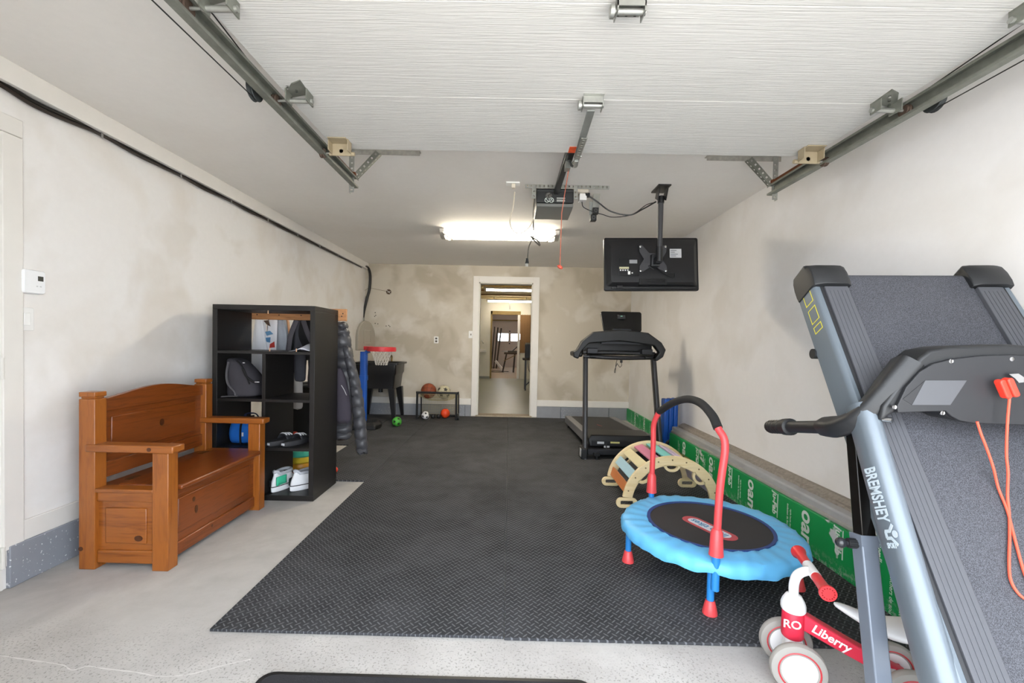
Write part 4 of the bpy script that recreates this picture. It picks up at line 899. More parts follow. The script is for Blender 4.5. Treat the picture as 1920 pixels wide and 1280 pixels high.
# slide sandals
def sandal(loc, rz, label):
    o = thing('slide_sandal', label, 'sandal', loc, rz, 'slide sandals on the shelf')
    outl = []
    for k in range(20):
        t = 2 * PI * k / 20; y = -math.cos(t) * .13; w = .043 + .008 * math.sin((y + .1) * 14); outl.append((math.sin(t) * w * (1 if abs(math.cos(t)) < .9 else .95), y))
    m = MB(); m.loft([[V(p[0] * s_, p[1] * s_, z) for p in outl] for z, s_ in ((0, .97), (.006, 1), (.03, 1.0), (.036, .95))]); m.build('sole', P('dark_rubber', '#2e2e31', .7), o, local=True)
    st_ = MB(); st_.grid(lambda u, v: V(-.05 * math.cos(PI * u), .0 + .085 * v, .028 + (.048 - .012 * v) * math.sin(PI * u)), 10, 4); st_.build('strap', P('strap_black', '#26272b', .7), o, local=True, solid=.006)
    for i in range(3): MB().tube([V(-.05 * math.cos(PI * u), .012 + i * .026, .031 + (.05 - .004 * i) * math.sin(PI * u)) for u in [.25 + .5 * k / 6 for k in range(7)]], .005, 6).build('stripe', P('stripe_white', '#cfcfd2', .6), o, local=True)
    MB().box((0, -.1305, .02), (.03, .004, .017)).build('heel_label', P('tag_white', '#d0d4da'), o, local=True)
z0 = SZ[0] + .0055
sandal((-1.80, 3.42, z0), -.35, 'dark slide sandal standing next to the cube divider')
sandal((-1.685, 3.42, z0), -.35, 'dark slide sandal standing nearest the shelf side panel')
# sneakers
def sneaker(loc, rz, label, green):
    o = thing('sneaker', label, 'shoe', loc, rz, 'white sneakers on the bottom shelf'); o.scale = (1.12, 1.05, 1.2)
    WH = P('sneaker_white', '#e3e5e8', .55, var=.05)
    def rngs(zs): return zs
    L = .15
    def outline(s_, dx=0):
        out = []
        for k in range(24):
            t = 2 * PI * k / 24; y = -math.cos(t) * L * s_; w = (.046 + .010 * (y / L) - .006 * math.cos(t * 2)) * s_
            out.append((math.sin(t) * w, y))
        return out
    m = MB(); m.loft([[V(p[0], p[1], z + (.018 * max(0, p[1] - .1) / .05)) for p in outline(s_)] for z, s_ in ((0, .95), (.006, 1.02), (.03, 1.03), (.036, 1.0))]); m.build('sole', WH, o, local=True)
    MB().tube([V(p[0] * 1.02, p[1] * 1.02, .036) for p in outline(1.0)], .003, 6, closed=True).build('sole_line', BLACK, o, local=True)
    secs = []
    for i, (s_, z) in enumerate(((1.0, .034), (.98, .055), (.93, .075))):
        secs.append([V(p[0], p[1], z if p[1] < .05 else z - (z - .034) * (p[1] - .05) / .1) for p in outline(s_)])
    for z, f in ((.09, .88), (.105, .84), (.118, .8)):
        secs.append([V(p[0] * f * (1 if p[1] < 0 else 1 - .3 * p[1] / L), p[1] * f if p[1] < 0 else p[1] * f * (1 - (z - .075) * 9), (z + (.012 if p[1] < -.1 else -.012 if -.08 < p[1] < 0.02 else 0)) if p[1] < .03 else max(.06, z - (p[1] - .03) * .5)) for p in outline(.93)])
    up = MB().loft(secs, caps=False).build('upper', WH, o, local=True, ang=70, sub=1, solid=.006)
    MB().tube([V(p[0] * .78, p[1] * .76 - .012 if p[1] < 0 else p[1] * .45, .116 + (.012 if p[1] < -.1 else -.006)) for p in outline(.93)], .011, 8, closed=True).build('collar', P('collar_grey', '#b9bcc2', .8), o, local=True)
    MB().bar((-.034, -.1, .06), (-.03, -.135, .055), .004, .05).bar((-.012, -.147, .08), (-.012, -.15, .04), .012, .006, (0, 1, 0)).build('heel_stripe', BLACK, o, local=True)
    if green: MB().grid(lambda u, v: V((.03 + .017 * u) if u < 1 else .047, -.142 + .09 * u, .045 + .055 * v) if True else 0, 6, 3).build('green_panel', P('mint_green', '#3fbf95', .6), o, local=True, solid=.008)
    else: MB().tube(spline([(-.052, -.09, .085), (-.056, -.03, .07), (-.057, .03, .055), (-.05, -.02, .06), (-.052, -.09, .08)], 4), .004, 6).build('side_stripe', BLACK, o, local=True)
    if not green: MB().tube(spline([(.0, .0, .105), (.025, .02, .1), (-.02, .035, .09), (.02, .05, .085)], 4), .005, 6).build('lace', P('yellow_lace', '#d8a436', .7), o, local=True)
sneaker((-1.80, 3.46, .0425), -.1, 'white and green sneaker with its heel to the front on the bottom shelf', True)
sneaker((-1.615, 3.48, .0425), -.5, 'white sneaker with black side stripe and yellow lace on the bottom shelf', False)
# papers on the shelf
pp = MB(); pp.grid(lambda u, v: V(-1.70 + .19 * u, 3.31 + .15 * v, SZ[2] + .008 + .06 * math.sin(PI * u) ** 2 * (.3 + .7 * v)), 10, 5)
tag(pp.build('paper_sheet', P('paper_white', '#dfe2ec', .8), solid=.002, origin=(-1.6, 3.38, SZ[2] + .006)), 'curled white paper sheet on the upper shelf', 'paper')
# green jug in the lower left cube
gj = thing('green_jug', 'green plastic jug with white label in the lowest cube beside the bench', 'jug', (-1.96, 3.4, .042))
blob('body', [(V(-1.965, 3.38, .043 + z), a, .06, .6) for z, a in ((0, .075), (.01, .08), (.12, .08), (.2, .08), (.26, .072), (.3, .04))], P('jug_green', '#15a53a', .35), gj, 1)
MB().cyl((-1.965, 3.38, .34), (-1.965, 3.38, .37), .025, n=12).build('cap', P('jug_cap', '#0e7a2a', .4), gj)
MB().bb(-1.93, -1.888, 3.314, 3.3175, .12, .2).build('label', P('tag_white', '#d0d4da'), gj)
MB().tube(spline([(-1.92, 3.34, .3), (-1.89, 3.34, .31), (-1.885, 3.34, .25), (-1.9, 3.34, .22)], 4), .009, 8).build('handle', P('jug_green', '#15a53a'), gj)
# stacking bowls behind the shelf
bc = PY(565, 889, 4.02); bcx, bcy = bc.x, 4.02
stk = [('red', '#c62b22', .20, .165, 0, .043), ('orange', '#e0a02c', .165, .15, .045, .045), ('yellow', '#dfc53c', .15, .128, .092, .05), ('teal', '#4fbfa5', .128, .11, .144, .045)]
for nm, c, r0, r1, z, h in stk:
    o = MB().lathe([(r0, 0), (r0 * 1.01, .01), (r1, h), (r1 * .8, h + .001), (.001, h + .001)], (bcx, bcy, z + .0135), n=28).build('stacking_bowl', P('bowl_' + nm, c, .35), origin=(bcx, bcy, z))
    tag(o, '%s plastic stacking bowl in the tower behind the shelf' % nm, 'toy bowl', 'stacking bowls')
hm_ = thing('laundry_hamper', 'black fabric hamper with a red toggle standing on the floor behind the shelf', 'hamper', (-2.08, 4.45, .0))
blob('body', [(V(-2.08, 4.5, z + .0008), a, .19, .7) for z, a in ((0, .18), (.02, .19), (.3, .20), (.6, .205), (.74, .21), (.76, .20))], BLKN, hm_, 1, .01)
MB().tube([V(-2.08 + .205 * math.cos(t), 4.5 + .195 * math.sin(t), .765) for t in [2 * PI * k / 24 for k in range(24)]], .014, 8, closed=True).build('rim', P('hamper_rim', '#2b2c30', .5), hm_)
q_ = PY(553, 812, 4.295); q_.x = min(q_.x, -1.95); MB().sph((q_.x, 4.30, q_.z), .022, 12, 8, (1.4, .6, .8)).build('toggle', P('toy_red', '#d8432f', .4), hm_)
rb = PZ(627, 887); tag(MB().sph((rb.x, rb.y, .032), .031, 16, 10).build('toy_ball', P('toy_red', '#d8432f', .4), origin=(rb.x, rb.y, 0)), 'small red ball on the floor beside the shelf side', 'ball')

# ------------------------------------------------------------------ coat rack and coats behind the shelf
ck = thing('coat_rack', 'wooden coat rack board fixed across the back of the black shelf', 'coat rack', (-1.85, 3.72, 1.4))
MB().bb(-2.23, -1.405, 3.702, 3.724, 1.40, 1.503).build('board', RACKWOOD, ck, bevel=.003)
for x in (-2.17, -1.98, -1.79, -1.60, -1.44):
    hk = MB().tube(spline([(x, 3.725, 1.46), (x, 3.76, 1.46), (x, 3.79, 1.475)], 4), .006, 8).tube(spline([(x, 3.725, 1.44), (x, 3.75, 1.41), (x, 3.78, 1.42), (x, 3.785, 1.44)], 4), .006, 8)
    h_ = hk.build('hook', BLKMET, ck)
    for dz in (-.012, .012): MB().cyl((x + dz * .4, 3.7, 1.452 + dz), (x + dz * .4, 3.703, 1.452 + dz), .0055, n=8).build('screw', BLACK, h_)
def garment(name, label, cat, mt, xs_top, xs_mid, xs_bot, zt, zb, Y, dy=.05, folds=5, fold=.08, grp='clothes and bags on the coat rack', quilt=0, extra=None):
    N = 14; rings = []
    for i in range(N + 1):
        t = i / N; z = zb + (zt - zb) * t
        if t < .5: k = t / .5; a = xs_bot[0] + (xs_mid[0] - xs_bot[0]) * k; b = xs_bot[1] + (xs_mid[1] - xs_bot[1]) * k
        else: k = (t - .5) / .5; a = xs_mid[0] + (xs_top[0] - xs_mid[0]) * k; b = xs_mid[1] + (xs_top[1] - xs_mid[1]) * k
        rings.append((V((a + b) / 2, Y, z), (b - a) / 2, dy * (.35 + .65 * math.sin(PI * min(1, .15 + .8 * (1 - t)))), .85))
    o = thing(name, label, cat, ((xs_mid[0] + xs_mid[1]) / 2, Y, zb), group=grp)
    blob('body', rings, mt, o, 1, .02, 28, fold=fold, k=folds)
    return o
GW = CLOTH('white_cotton', '#d9dade', .05); GG = CLOTH('light_grey_knit', '#9aa0a8'); GN = CLOTH('navy_cloth', '#22304e'); GPE = CLOTH('peach_cloth', '#c99a78')
wb_ = garment('tote_bag', 'white cotton tote bag hanging behind the shelf', 'bag', GW, (-2.24, -2.17), (-2.275, -2.13), (-2.285, -2.12), 1.42, .83, 3.80, .04, 6)
pt_ = garment('tote_bag', 'patterned white tote bag with blue and red blotches hanging behind the shelf', 'bag', GW, (-2.14, -2.06), (-2.165, -2.03), (-2.17, -2.02), 1.42, .86, 3.83, .035, 4)
for nm, c, pts_ in (('blue_blotch', '#5c86a8', [(497, 622), (506, 620), (512, 626), (500, 629)]), ('blue_blotch', '#4f7ea6', [(497, 633), (507, 632), (506, 642), (500, 641)]), ('red_blotch', '#b5352c', [(506, 645), (514, 640), (515, 651), (505, 652)]), ('brown_blotch', '#4b3a32', [(494, 601), (503, 600), (507, 612), (500, 608)])):
    w = [PY(x, y, 3.79) for x, y in pts_]; MB().loft([[p + V(0, d, 0) for p in w] for d in (0, .004)]).build(nm, P(nm + c[1:], c, .8), pt_)
gk = garment('knit_garment', 'light grey knitted garment hanging between the tote bags and the backpack', 'clothing', GG, (-2.05, -1.98), (-2.05, -1.95), (-2.06, -1.94), 1.42, 1.0, 3.80, .03, 5)
jb_ = garment('hanging_backpack', 'black nylon backpack with grey straps hanging behind the upper shelf', 'backpack', BLKN, (-1.88, -1.76), (-1.98, -1.68), (-1.94, -1.64), 1.42, 1.05, 3.83, .08, 7, .1)
for (xa, xb_) in ((-1.79, -1.67), (-1.85, -1.92)):
    MB().tube(spline([(xa, 3.73, 1.40), ((xa + xb_) / 2 - .01, 3.725, 1.27), (xb_, 3.735, 1.13)], 5), .022, 8, sy=.3, up=(0, 1, 0)).build('strap', CLOTH('grey_strap2', '#57545a'), jb_)
garment('dark_jacket', 'charcoal jacket hanging behind the cube above the sandals', 'clothing', CLOTH('charcoal_wool', '#34343a'), (-1.72, -1.62), (-1.83, -1.60), (-1.83, -1.58), 1.42, .78, 3.92, .06, 6)
garment('dark_bag', 'slate grey sling bag hanging behind the second row cube', 'bag', CLOTH('slate_nylon', '#3f4047'), (-1.88, -1.83), (-1.91, -1.79), (-1.89, -1.80), 1.42, .86, 3.80, .05, 5, .05)
garment('pale_scarf', 'pale grey scarf hanging below the sling bag', 'clothing', CLOTH('pale_knit', '#b2aca6'), (-1.93, -1.86), (-1.93, -1.85), (-1.94, -1.85), 1.42, .60, 3.86, .03, 4)
garment('navy_trousers', 'navy trousers hanging behind the blue bag', 'clothing', GN, (-2.17, -2.12), (-2.19, -2.08), (-2.2, -2.07), 1.42, .5, 3.87, .035, 4)
garment('peach_cloth', 'peach coloured cloth hanging beside the navy trousers', 'clothing', GPE, (-2.05, -1.99), (-2.07, -1.97), (-2.06, -1.95), 1.42, .6, 3.88, .025, 5)
# puffer jacket at the end of the rack
PUF = P('grey_puffer_nylon', '#434347', .42, var=.12, vs=10, bump=.15, bs=60)
YJ = 3.86
pj = thing('puffer_jacket', 'grey quilted puffer jacket hanging at the free end of the coat rack', 'jacket', (-1.42, YJ, .2))
def puff(name, keys, depth, rows, mt, par, n=20):
    # keys: (pixel left, pixel right, pixel y) down the garment; rows of quilting bulge
    K = [(PY(l, y, YJ), PY(r, y, YJ)) for l, r, y in keys]; secs = []; M_ = rows * 5
    for i in range(M_ + 1):
        t = i / M_ * (len(K) - 1); j = min(int(t), len(K) - 2); f = t - j
        a = K[j][0].lerp(K[j + 1][0], f); b = K[j][1].lerp(K[j + 1][1], f)
        bul = abs(math.sin(PI * i / 5)) ** .5
        c = (a + b) / 2; hw = (b - a).length / 2 * (.91 + .09 * bul); hd = depth * (.64 + .36 * bul)
        if i in (0, M_): hw *= .7; hd *= .6
        ex = (b - a).normalized(); q = []
        for k in range(n):
            tt = 2 * PI * k / n; wob = 1 + .02 * math.sin(3 * tt + i * 1.7) + random.uniform(-.012, .012)
            q.append(c + ex * (hw * math.cos(tt)) * wob + V(0, hd * math.sin(tt) * wob, -.006 * math.sin(tt * 4 + i)))
        secs.append(q)
    return MB().loft(secs).build(name, mt, par, ang=60)
puff('body', [(630, 650, 604), (624, 656, 625), (622, 662, 665), (618, 668, 700), (618, 664, 760), (622, 660, 800), (624, 658, 823)], .07, 11, PUF, pj)
YJ = 3.80
puff('sleeve', [(643, 656, 650), (649, 667, 685), (655, 675, 715), (659, 681, 745), (662, 685, 780), (665, 688, 815), (668, 690, 845), (672, 689, 850)], .05, 12, PUF, pj)
YJ = 3.78
vest = thing('inner_coat', 'plain dark purple grey coat hanging under the puffer jacket', 'jacket', (-1.5, 3.72, .4), group=None)
puff('body', [(630, 642, 690), (628, 650, 715), (628, 656, 745), (628, 659, 775), (628, 659, 793)], .045, 2, CLOTH('aubergine_nylon', '#3d3842'), vest)
MB().tube(spline([PY(640, 722, 3.727), PY(645, 730, 3.727), PY(650, 741, 3.728)], 4), .003, 6).build('zipper', P('silver_print', '#b9b9bd'), vest)
# ------------------------------------------------------------------ toy basketball hoop
HX, HY = -2.03, 6.02
hp = thing('toy_basketball_hoop', 'toy basketball hoop with blue pole and grey backboard beside the sink', 'toy hoop', (HX, HY, .0125))
HB = P('toy_blue', '#1557b8', .4, var=.06); HR = P('toy_red_rim', '#c8323a', .4, var=.04); HG = P('toy_grey', '#8f8a80', .55, var=.06)
bs = [(-.2, -.2), (.17, -.16), (.2, .0), (.17, .16), (-.2, .2)]
MB().loft([[V(HX + .05 + p[0] * s_, HY + p[1] * s_, z) for p in bs] for z, s_ in ((.0125, 1), (.07, .97), (.11, .75))]).build('base', P('toy_base_black', '#1b1b1d', .5), hp, bevel=.01)
MB().lathe([(.02, -.02), (.045, -.02), (.045, .02), (.02, .02)], (HX + .02, HY - .21, .058), (0, 1, 0), 16).build('wheel', BLACK, hp)
def sq(m, z0, z1, w0, w1, dx0=0, dx1=0):
    m.loft([[V(HX + dx + p[0], HY + p[1], z) for p in rrect(w, w * 1.1, w * .25, 3)] for z, w, dx in ((z0, w0, dx0), (z1, w1, dx1))])
pl = MB(); sq(pl, .1, .72, .085, .085); pl.build('pole', HB, hp)
pl = MB(); sq(pl, .68, .75, .102, .1); sq(pl, .75, 1.08, .09, .09); pl.build('pole_sleeve', HB, hp)
MB().cyl((HX + .05, HY - .05, 1.08), (HX + .05, HY + .05, 1.08), .022, n=12).build('pivot', HB, hp)
al = math.radians(7); nrm = V(math.cos(al), -math.sin(al), 0); wid = V(math.sin(al), math.cos(al), 0)
bo = V(HX + .02, HY, 1.13)
out = [(-.27, -.03), (.27, -.03)] + [(.27, .12)] + [(.27 * math.cos(t), .14 + .24 * math.sin(t)) for t in [PI * k / 14 for k in range(15)]] + [(-.27, .12)]
bb_ = MB(); bb_.prism(out, bo - nrm * .02, wid, (0, 0, 1), nrm * .04); bbo = bb_.build('backboard', HG, hp, bevel=.008)
sqr = rrect(.2, .17, .02, 3); MB().ring([(p[0] * 1.08, p[1] * 1.1 + .16) for p in sqr], [(p[0], p[1] + .16) for p in sqr], bo + nrm * .02, wid, (0, 0, 1), nrm * .006).build('target_square', P('toy_grey_light', '#9a958b', .5), bbo)
rim_c = bo + nrm * .235 + V(0, 0, -.01)
MB().lathe([(.165, -.03), (.195, -.03), (.2, .0), (.195, .03), (.165, .03)], rim_c, (0, 0, 1), 32, closed=True).bar(bo + nrm * .02, bo + nrm * .06, .2, .05).build('rim', HR, hp)
nt = MB(); NN = 14
for s_ in (1, -1):
    for k in range(NN):
        pts = []
        for i in range(7):
            t = i / 6; a = 2 * PI * (k + s_ * t * 2.2) / NN; r = .15 - .075 * t ** .7
            pts.append(rim_c + V(r * math.cos(a), r * math.sin(a), -.03 - .19 * t))
        nt.tube(pts, .0045, 5)
no = nt.build('net', P('net_white', '#d5d2cb', .8), hp); no['kind'] = 'stuff'
# ------------------------------------------------------------------ utility sink
sk0, sk1, ky0, ky1 = -2.37, -1.70, 6.55, 7.13
us = thing('utility_sink', 'black plastic utility sink on tapered legs against the back wall', 'sink', ((sk0 + sk1) / 2, 6.84, .0125))
SB = P('sink_black', '#18181a', .35, var=.1)
cx_, cyy = (sk0 + sk1) / 2, (ky0 + ky1) / 2; wx_, wy_ = sk1 - sk0, ky1 - ky0
def rl(s_x, s_y, z): return [V(cx_ + p[0], cyy + p[1], z) for p in rrect(wx_ * s_x, wy_ * s_y, .03, 3)]
MB().loft([rl(.80, .84, .5), rl(.86, .88, .7), rl(.92, .93, .74), rl(.93, .94, .87), rl(1.04, 1.02, .875), rl(1.04, 1.02, .9), rl(.96, .96, .9), rl(.9, .92, .85), rl(.76, .8, .53), rl(.1, .1, .52)]).build('basin', SB, us, ang=30)
for fx in (-1, 1):
    for fy in (-1, 1):
        a = V(cx_ + fx * wx_ * .36, cyy + fy * wy_ * .38, .5); b = V(cx_ + fx * wx_ * .43, cyy + fy * wy_ * .46, .0125)
        MB().loft([[p + V(dx, dy, 0) for dx, dy in ((-w, -w), (w, -w), (w, w), (-w, w))] for p, w in ((a, .05), (b, .022))]).build('leg', SB, us, bevel=.004)
MB().cyl((cx_, cyy, .42), (cx_, cyy, .5), .035, n=14).build('drain', BLACK, us)
MB().tube(spline([(cx_ + .1, ky1 - .03, .9), (cx_ + .1, ky1 - .03, .98), (cx_ + .1, ky1 - .1, 1.0), (cx_ + .1, ky1 - .18, .96)], 5), .012, 8).build('faucet', P('brass_dark', '#6e5526', .4, .8), us)

# ------------------------------------------------------------------ mini goal and balls
gx0, gx1, gy, gz = -1.43, -.815, 6.74, .44
gl = thing('mini_goal', 'small black framed toy goal with beige net by the back wall', 'toy goal', ((gx0 + gx1) / 2, 6.85, .0125))
BT = BLKMET
MB().tube([(gx0, gy, .02), (gx0, gy, gz)], .017, 10).build('post', BT, gl); MB().tube([(gx1, gy, .02), (gx1, gy, gz)], .017, 10).build('post', BT, gl)
MB().tube([(gx0 - .017, gy, gz), (gx1 + .02, gy, gz)], .017, 10).build('crossbar', BT, gl)
MB().tube([(gx0, gy, .03), (gx0, 7.08, .03), (gx1, 7.08, .03), (gx1, gy, .03)], .016, 10).build('ground_frame', BT, gl)
for x in (gx0, gx1): MB().tube([(x, gy, gz - .03), (x, 7.05, gz - .05), (x, 7.08, .03)], .010, 8).build('side_stay', BT, gl)
MB().lathe([(.01, -.015), (.05, -.015), (.055, 0), (.05, .015), (.01, .015)], (gx1 + .03, gy + .02, .068), (1, 0, 0), 16).lathe([(.02, -.01), (.028, 0), (.02, .01)], (gx1 + .03, gy, gz), (1, 0, 0), 10).build('wheel', BT, gl)
nm = MB()
def hang(u, v):      # u across, v from front bar over the top and down the back
    x = gx0 + .015 + (gx1 - gx0 - .03) * u
    if v < .5:
        k = v / .5; sag = .13 * math.sin(PI * k) * math.sin(PI * min(max(u, .02), .98)) ** .3
        return V(x, gy + .33 * k, gz - .04 * k - sag)
    k = (v - .5) / .5; return V(x, gy + .33 + .005 * math.sin(9 * u), (gz - .04) * (1 - k) + .035 * k)
for i in range(25): nm.tube([hang(i / 24, j / 20) for j in range(21)], .0022, 4)
for j in range(0, 29): nm.tube([hang(i / 16, j / 28) for i in range(17)], .0022, 4)
ng = nm.build('net', P('net_beige', '#c9bd93', .85), gl); ng['kind'] = 'stuff'
ICO = []
ph = (1 + 5 ** .5) / 2
for a in (-1, 1):
    for b in (-ph, ph): ICO += [V(0, a, b).normalized(), V(a, b, 0).normalized(), V(b, 0, a).normalized()]
def soccer(label, c, r, base, patch, rot=(.3, .2, .1)):
    from mathutils import Euler
    o = thing('soccer_ball', label, 'ball', (c[0], c[1], c[2] - r)); R = Euler(rot).to_matrix(); c = Vector(c)
    MB().sph(c, r, 24, 16).build('cover', base, o)
    for d in ICO:
        d = R @ d; e1 = d.orthogonal().normalized(); e2 = d.cross(e1); m = MB()
        m.loft([[c + (d + (e1 * math.cos(t) + e2 * math.sin(t)) * s_).normalized() * (r * 1.006) for t in [2 * PI * k / 5 for k in range(5)]] for s_ in (.36, .18, .01)]); m.build('pentagon', patch, o)
WB_ = P('ball_white', '#e2e3e4', .4); KB = P('ball_black', '#161718', .4)
q = PZ(796, 787, .0125); soccer('small white soccer ball with black pentagons inside the mini goal', (q.x, 6.79, .0125 + .062), .062, WB_, KB)
q = PZ(744, 799, .0125); soccer('small green soccer ball with black pentagons in front of the sink', (q.x, q.y, .0125 + .069), .069, P('ball_green', '#4fae3f', .45), KB, (.1, .5, .2))
q = PY(832, 736, 6.9); soccer('worn full size soccer ball resting on the goal net', (q.x, 6.9, .435), .108, P('ball_worn', '#bdb59a', .7, var=.3, vs=20), P('ball_worn_black', '#3b3833', .7, var=.3), (.5, .1, .4))
q = PZ(834, 784, .0125); tag(MB().sph((q.x, 6.94, .0125 + .075), .0745, 24, 16).build('rubber_ball', P('ball_orange', '#e8481c', .5, var=.06), origin=(q.x, 6.94, .0125)), 'plain bright orange ball inside the mini goal', 'ball')
q = PY(804, 734, 6.9); bkb = thing('basketball', 'brown basketball resting on the goal net', 'ball', (q.x, 6.88, .33)); bc_ = V(q.x, 6.88, .45)
MB().sph(bc_, .122, 28, 18).build('cover', P('basketball_brown', '#8a4326', .65, var=.12, vs=60, bump=.3, bs=300), bkb)
sm = MB()
for e1, e2 in (((1, 0, 0), (0, .5, .87)), ((0, .87, -.5), (1, 0, 0)), ((0, .87, -.5), (0, .5, .87))): sm.tube(arc(bc_, .1225, 0, 2 * PI, 40, e1, e2)[:-1], .0018, 5, closed=True)
for s_ in (-1, 1): sm.tube([bc_ + V(s_ * (.075 - .03 * math.cos(2 * t)), .11 * math.cos(t), .11 * math.sin(t)).normalized() * .1225 for t in [2 * PI * k / 32 for k in range(32)]], .0018, 5, closed=True)
sm.build('seam', KB, bkb)
db = thing('small_dumbbell', 'small black dumbbell on the mat inside the mini goal', 'dumbbell', (-1.16, 6.86, .0125))
MB().sph((-1.20, 6.86, .048), .034, 12, 8).build('weight', BLACK, db); MB().sph((-1.11, 6.88, .048), .034, 12, 8).build('weight', BLACK, db); MB().cyl((-1.19, 6.86, .048), (-1.12, 6.88, .048), .012, n=8).build('grip', BLACK, db)

# ------------------------------------------------------------------ black treadmill at the back
ft = thing('treadmill', 'black treadmill with tablet console facing the back wall', 'treadmill', (1.24, 5.4, .0125))
FG = P('tread_rail_grey', '#77777a', .42, .3, var=.06); FB = P('tread_black', '#161719', .4, var=.12); UP = P('tread_upright', '#3b3b3d', .38, .3, var=.06)
zt0 = .0125
for s_, xb_, xt_ in ((-1, .838, .868), (1, 1.655, 1.635)):
    m = MB(); m.loft([[V(x + p[0], y + p[1], z) for p in rrect(.05, .085, .02, 4)] for x, y, z in ((xb_, 4.64, zt0), (xt_, 4.93, 1.13))]); m.build('upright', UP, ft)
    MB().bb(xb_ - .045 if s_ < 0 else xb_ - .02, xb_ + .02 if s_ < 0 else xb_ + .045, 4.6, 4.78, zt0, .13).build('upright_foot', FB, ft, bevel=.01)
    if s_ < 0: MB().bb(xb_ - .05, xb_ - .03, 4.62, 4.70, .03, .12).build('foot_badge', P('badge_grey', '#a9a9aa', .5), ft, bevel=.004)
MB().bb(.87, 1.63, 4.66, 4.74, .05, .11).build('cross_frame', P('tread_frame', '#2b2c30', .4, .3), ft, bevel=.006)
for x in (.96, 1.55): MB().cyl((x, 4.62, zt0), (x, 4.62, .055), .02, n=12).bb(x - .03, x + .03, 4.6, 4.7, .05, .075).build('levelling_foot', FB, ft)
# deck
def dz(y): return .235 - (y - 4.95) * .05
yA, yB2 = 5.02, 6.55
m = MB()
for x0_, x1_ in ((.865, .955), (1.535, 1.625)):
    r_ = MB(); r_.loft([[V(x0_, y, dz(y)), V(x1_, y, dz(y)), V(x1_, y, dz(y) - .03), V(x1_ - .03 if x0_ > 1 else x1_, y, dz(y) - .1), V(x0_ + .0, y, dz(y) - .1)] for y in (yA - .16, yB2)]); r_.build('side_rail', FG, ft, bevel=.006)
MB().loft([[V(.955, y, dz(y) - .012), V(1.535, y, dz(y) - .012), V(1.535, y, dz(y) - .09), V(.955, y, dz(y) - .09)] for y in (yA - .05, yB2 - .03)]).build('belt', P('tread_belt', '#1f2022', .6, var=.2, vs=200), ft)
MB().box((1.2, 5.62, dz(5.62) - .0105), (.012, .14, .002), Matrix.Rotation(.35, 3, 'Z')).build('belt_mark', P('belt_red', '#a8373a', .5), ft)
MB().bb(.87, 1.62, yB2 - .03, yB2 + .03, dz(6.6) - .1, dz(6.6) - .005).build('end_cap', FB, ft, bevel=.012)
for x in (.9, 1.58): MB().lathe([(.02, -.02), (.04, -.02), (.04, .02), (.02, .02)], (x, 6.35, zt0 + .0405), (1, 0, 0), 14).build('transport_wheel', FB, ft)
hd = MB()
hd.loft([[V(.905, 4.74, .12), V(1.585, 4.74, .12), V(1.60, 4.74, .20), V(1.57, 4.76, .245), V(.92, 4.76, .245), V(.89, 4.74, .20)],
         [V(.885, 5.02, .12), V(1.605, 5.02, .12), V(1.605, 5.02, .24), V(1.54, 5.02, .262), V(.95, 5.02, .262), V(.885, 5.02, .24)]])
hd.build('motor_hood', FB, ft, bevel=.012)
MB().bb(.925, 1.565, 4.73, 4.745, .13, .19).build('hood_front', P('tread_hood_front', '#222326', .35), ft, bevel=.004)
for x0_, x1_, z0_, z1_, c, nm_ in ((.985, 1.06, .155, .18, '#c9c9cb', 'white'), (1.13, 1.23, .163, .182, '#c9c27c', 'yellow'), (1.06, 1.12, .115, .135, '#c9c9cb', 'white')): MB().bb(x0_, x1_, 4.7275, 4.7295, z0_, z1_).build('warning_label', P('label_' + nm_, c, .5), ft)
MB().tube(spline([(1.1, 4.725, .17), (1.08, 4.71, .14), (1.1, 4.70, .08), (1.2, 4.68, .03), (1.4, 4.6, .02)], 5), .006, 6).build('power_cord', BLACK, ft)
# console
vis = [(.715, 1.10), (.705, 1.16), (.745, 1.18), (.80, 1.28), (.93, 1.385), (1.23, 1.415), (1.53, 1.385), (1.68, 1.28), (1.73, 1.2), (1.70, 1.12), (1.63, 1.07), (1.61, 1.10), (1.66, 1.17), (1.60, 1.245), (1.23, 1.29), (.88, 1.255), (.80, 1.17), (.765, 1.08)]
MB().prism(vis, (0, 4.78, 0), (1, 0, 0), (0, 0, 1), (0, .10, .0)).build('console_visor', P('tread_console', '#1d1e1f', .5, var=.08), ft, bevel=.012)
MB().loft([[V(.82, 4.98, 1.17), V(1.64, 4.98, 1.17), V(1.64, 4.98, 1.27), V(1.23, 4.98, 1.32), V(.82, 4.98, 1.27)], [V(.84, 5.08, 1.12), V(1.62, 5.08, 1.12), V(1.62, 5.08, 1.2), V(1.23, 5.08, 1.22), V(.84, 5.08, 1.2)]]).build('console_tray', FB, ft, bevel=.01)
MB().bb(1.02, 1.46, 4.80, 4.86, 1.255, 1.28).build('underside_panel', P('tread_frame', '#2b2c30'), ft)
MB().tube([(.84, 4.92, 1.155), (1.65, 4.92, 1.155)], .018, 10).build('cross_tube', UP, ft); MB().tube(spline([(.84, 4.9, 1.11), (1.24, 4.86, 1.10), (1.65, 4.9, 1.11)], 5), .024, 10).build('pulse_bar', P('tread_bar', '#242326', .5), ft)
for x in (.93, 1.54):
    MB().bb(x - .06, x + .06, 4.83, 4.95, 1.14, 1.205).build('hinge_block', P('tread_frame', '#2b2c30'), ft, bevel=.008); MB().cyl((x - .03, 4.82, 1.11), (x + .03, 4.82, 1.11), .018, n=10).build('hinge_pin', FB, ft)
for x in (.79, 1.68): MB().bb(x - .04, x + .04, 4.88, 5.35, 1.10, 1.16).build('handrail', FB, ft, bevel=.02, seg=3)
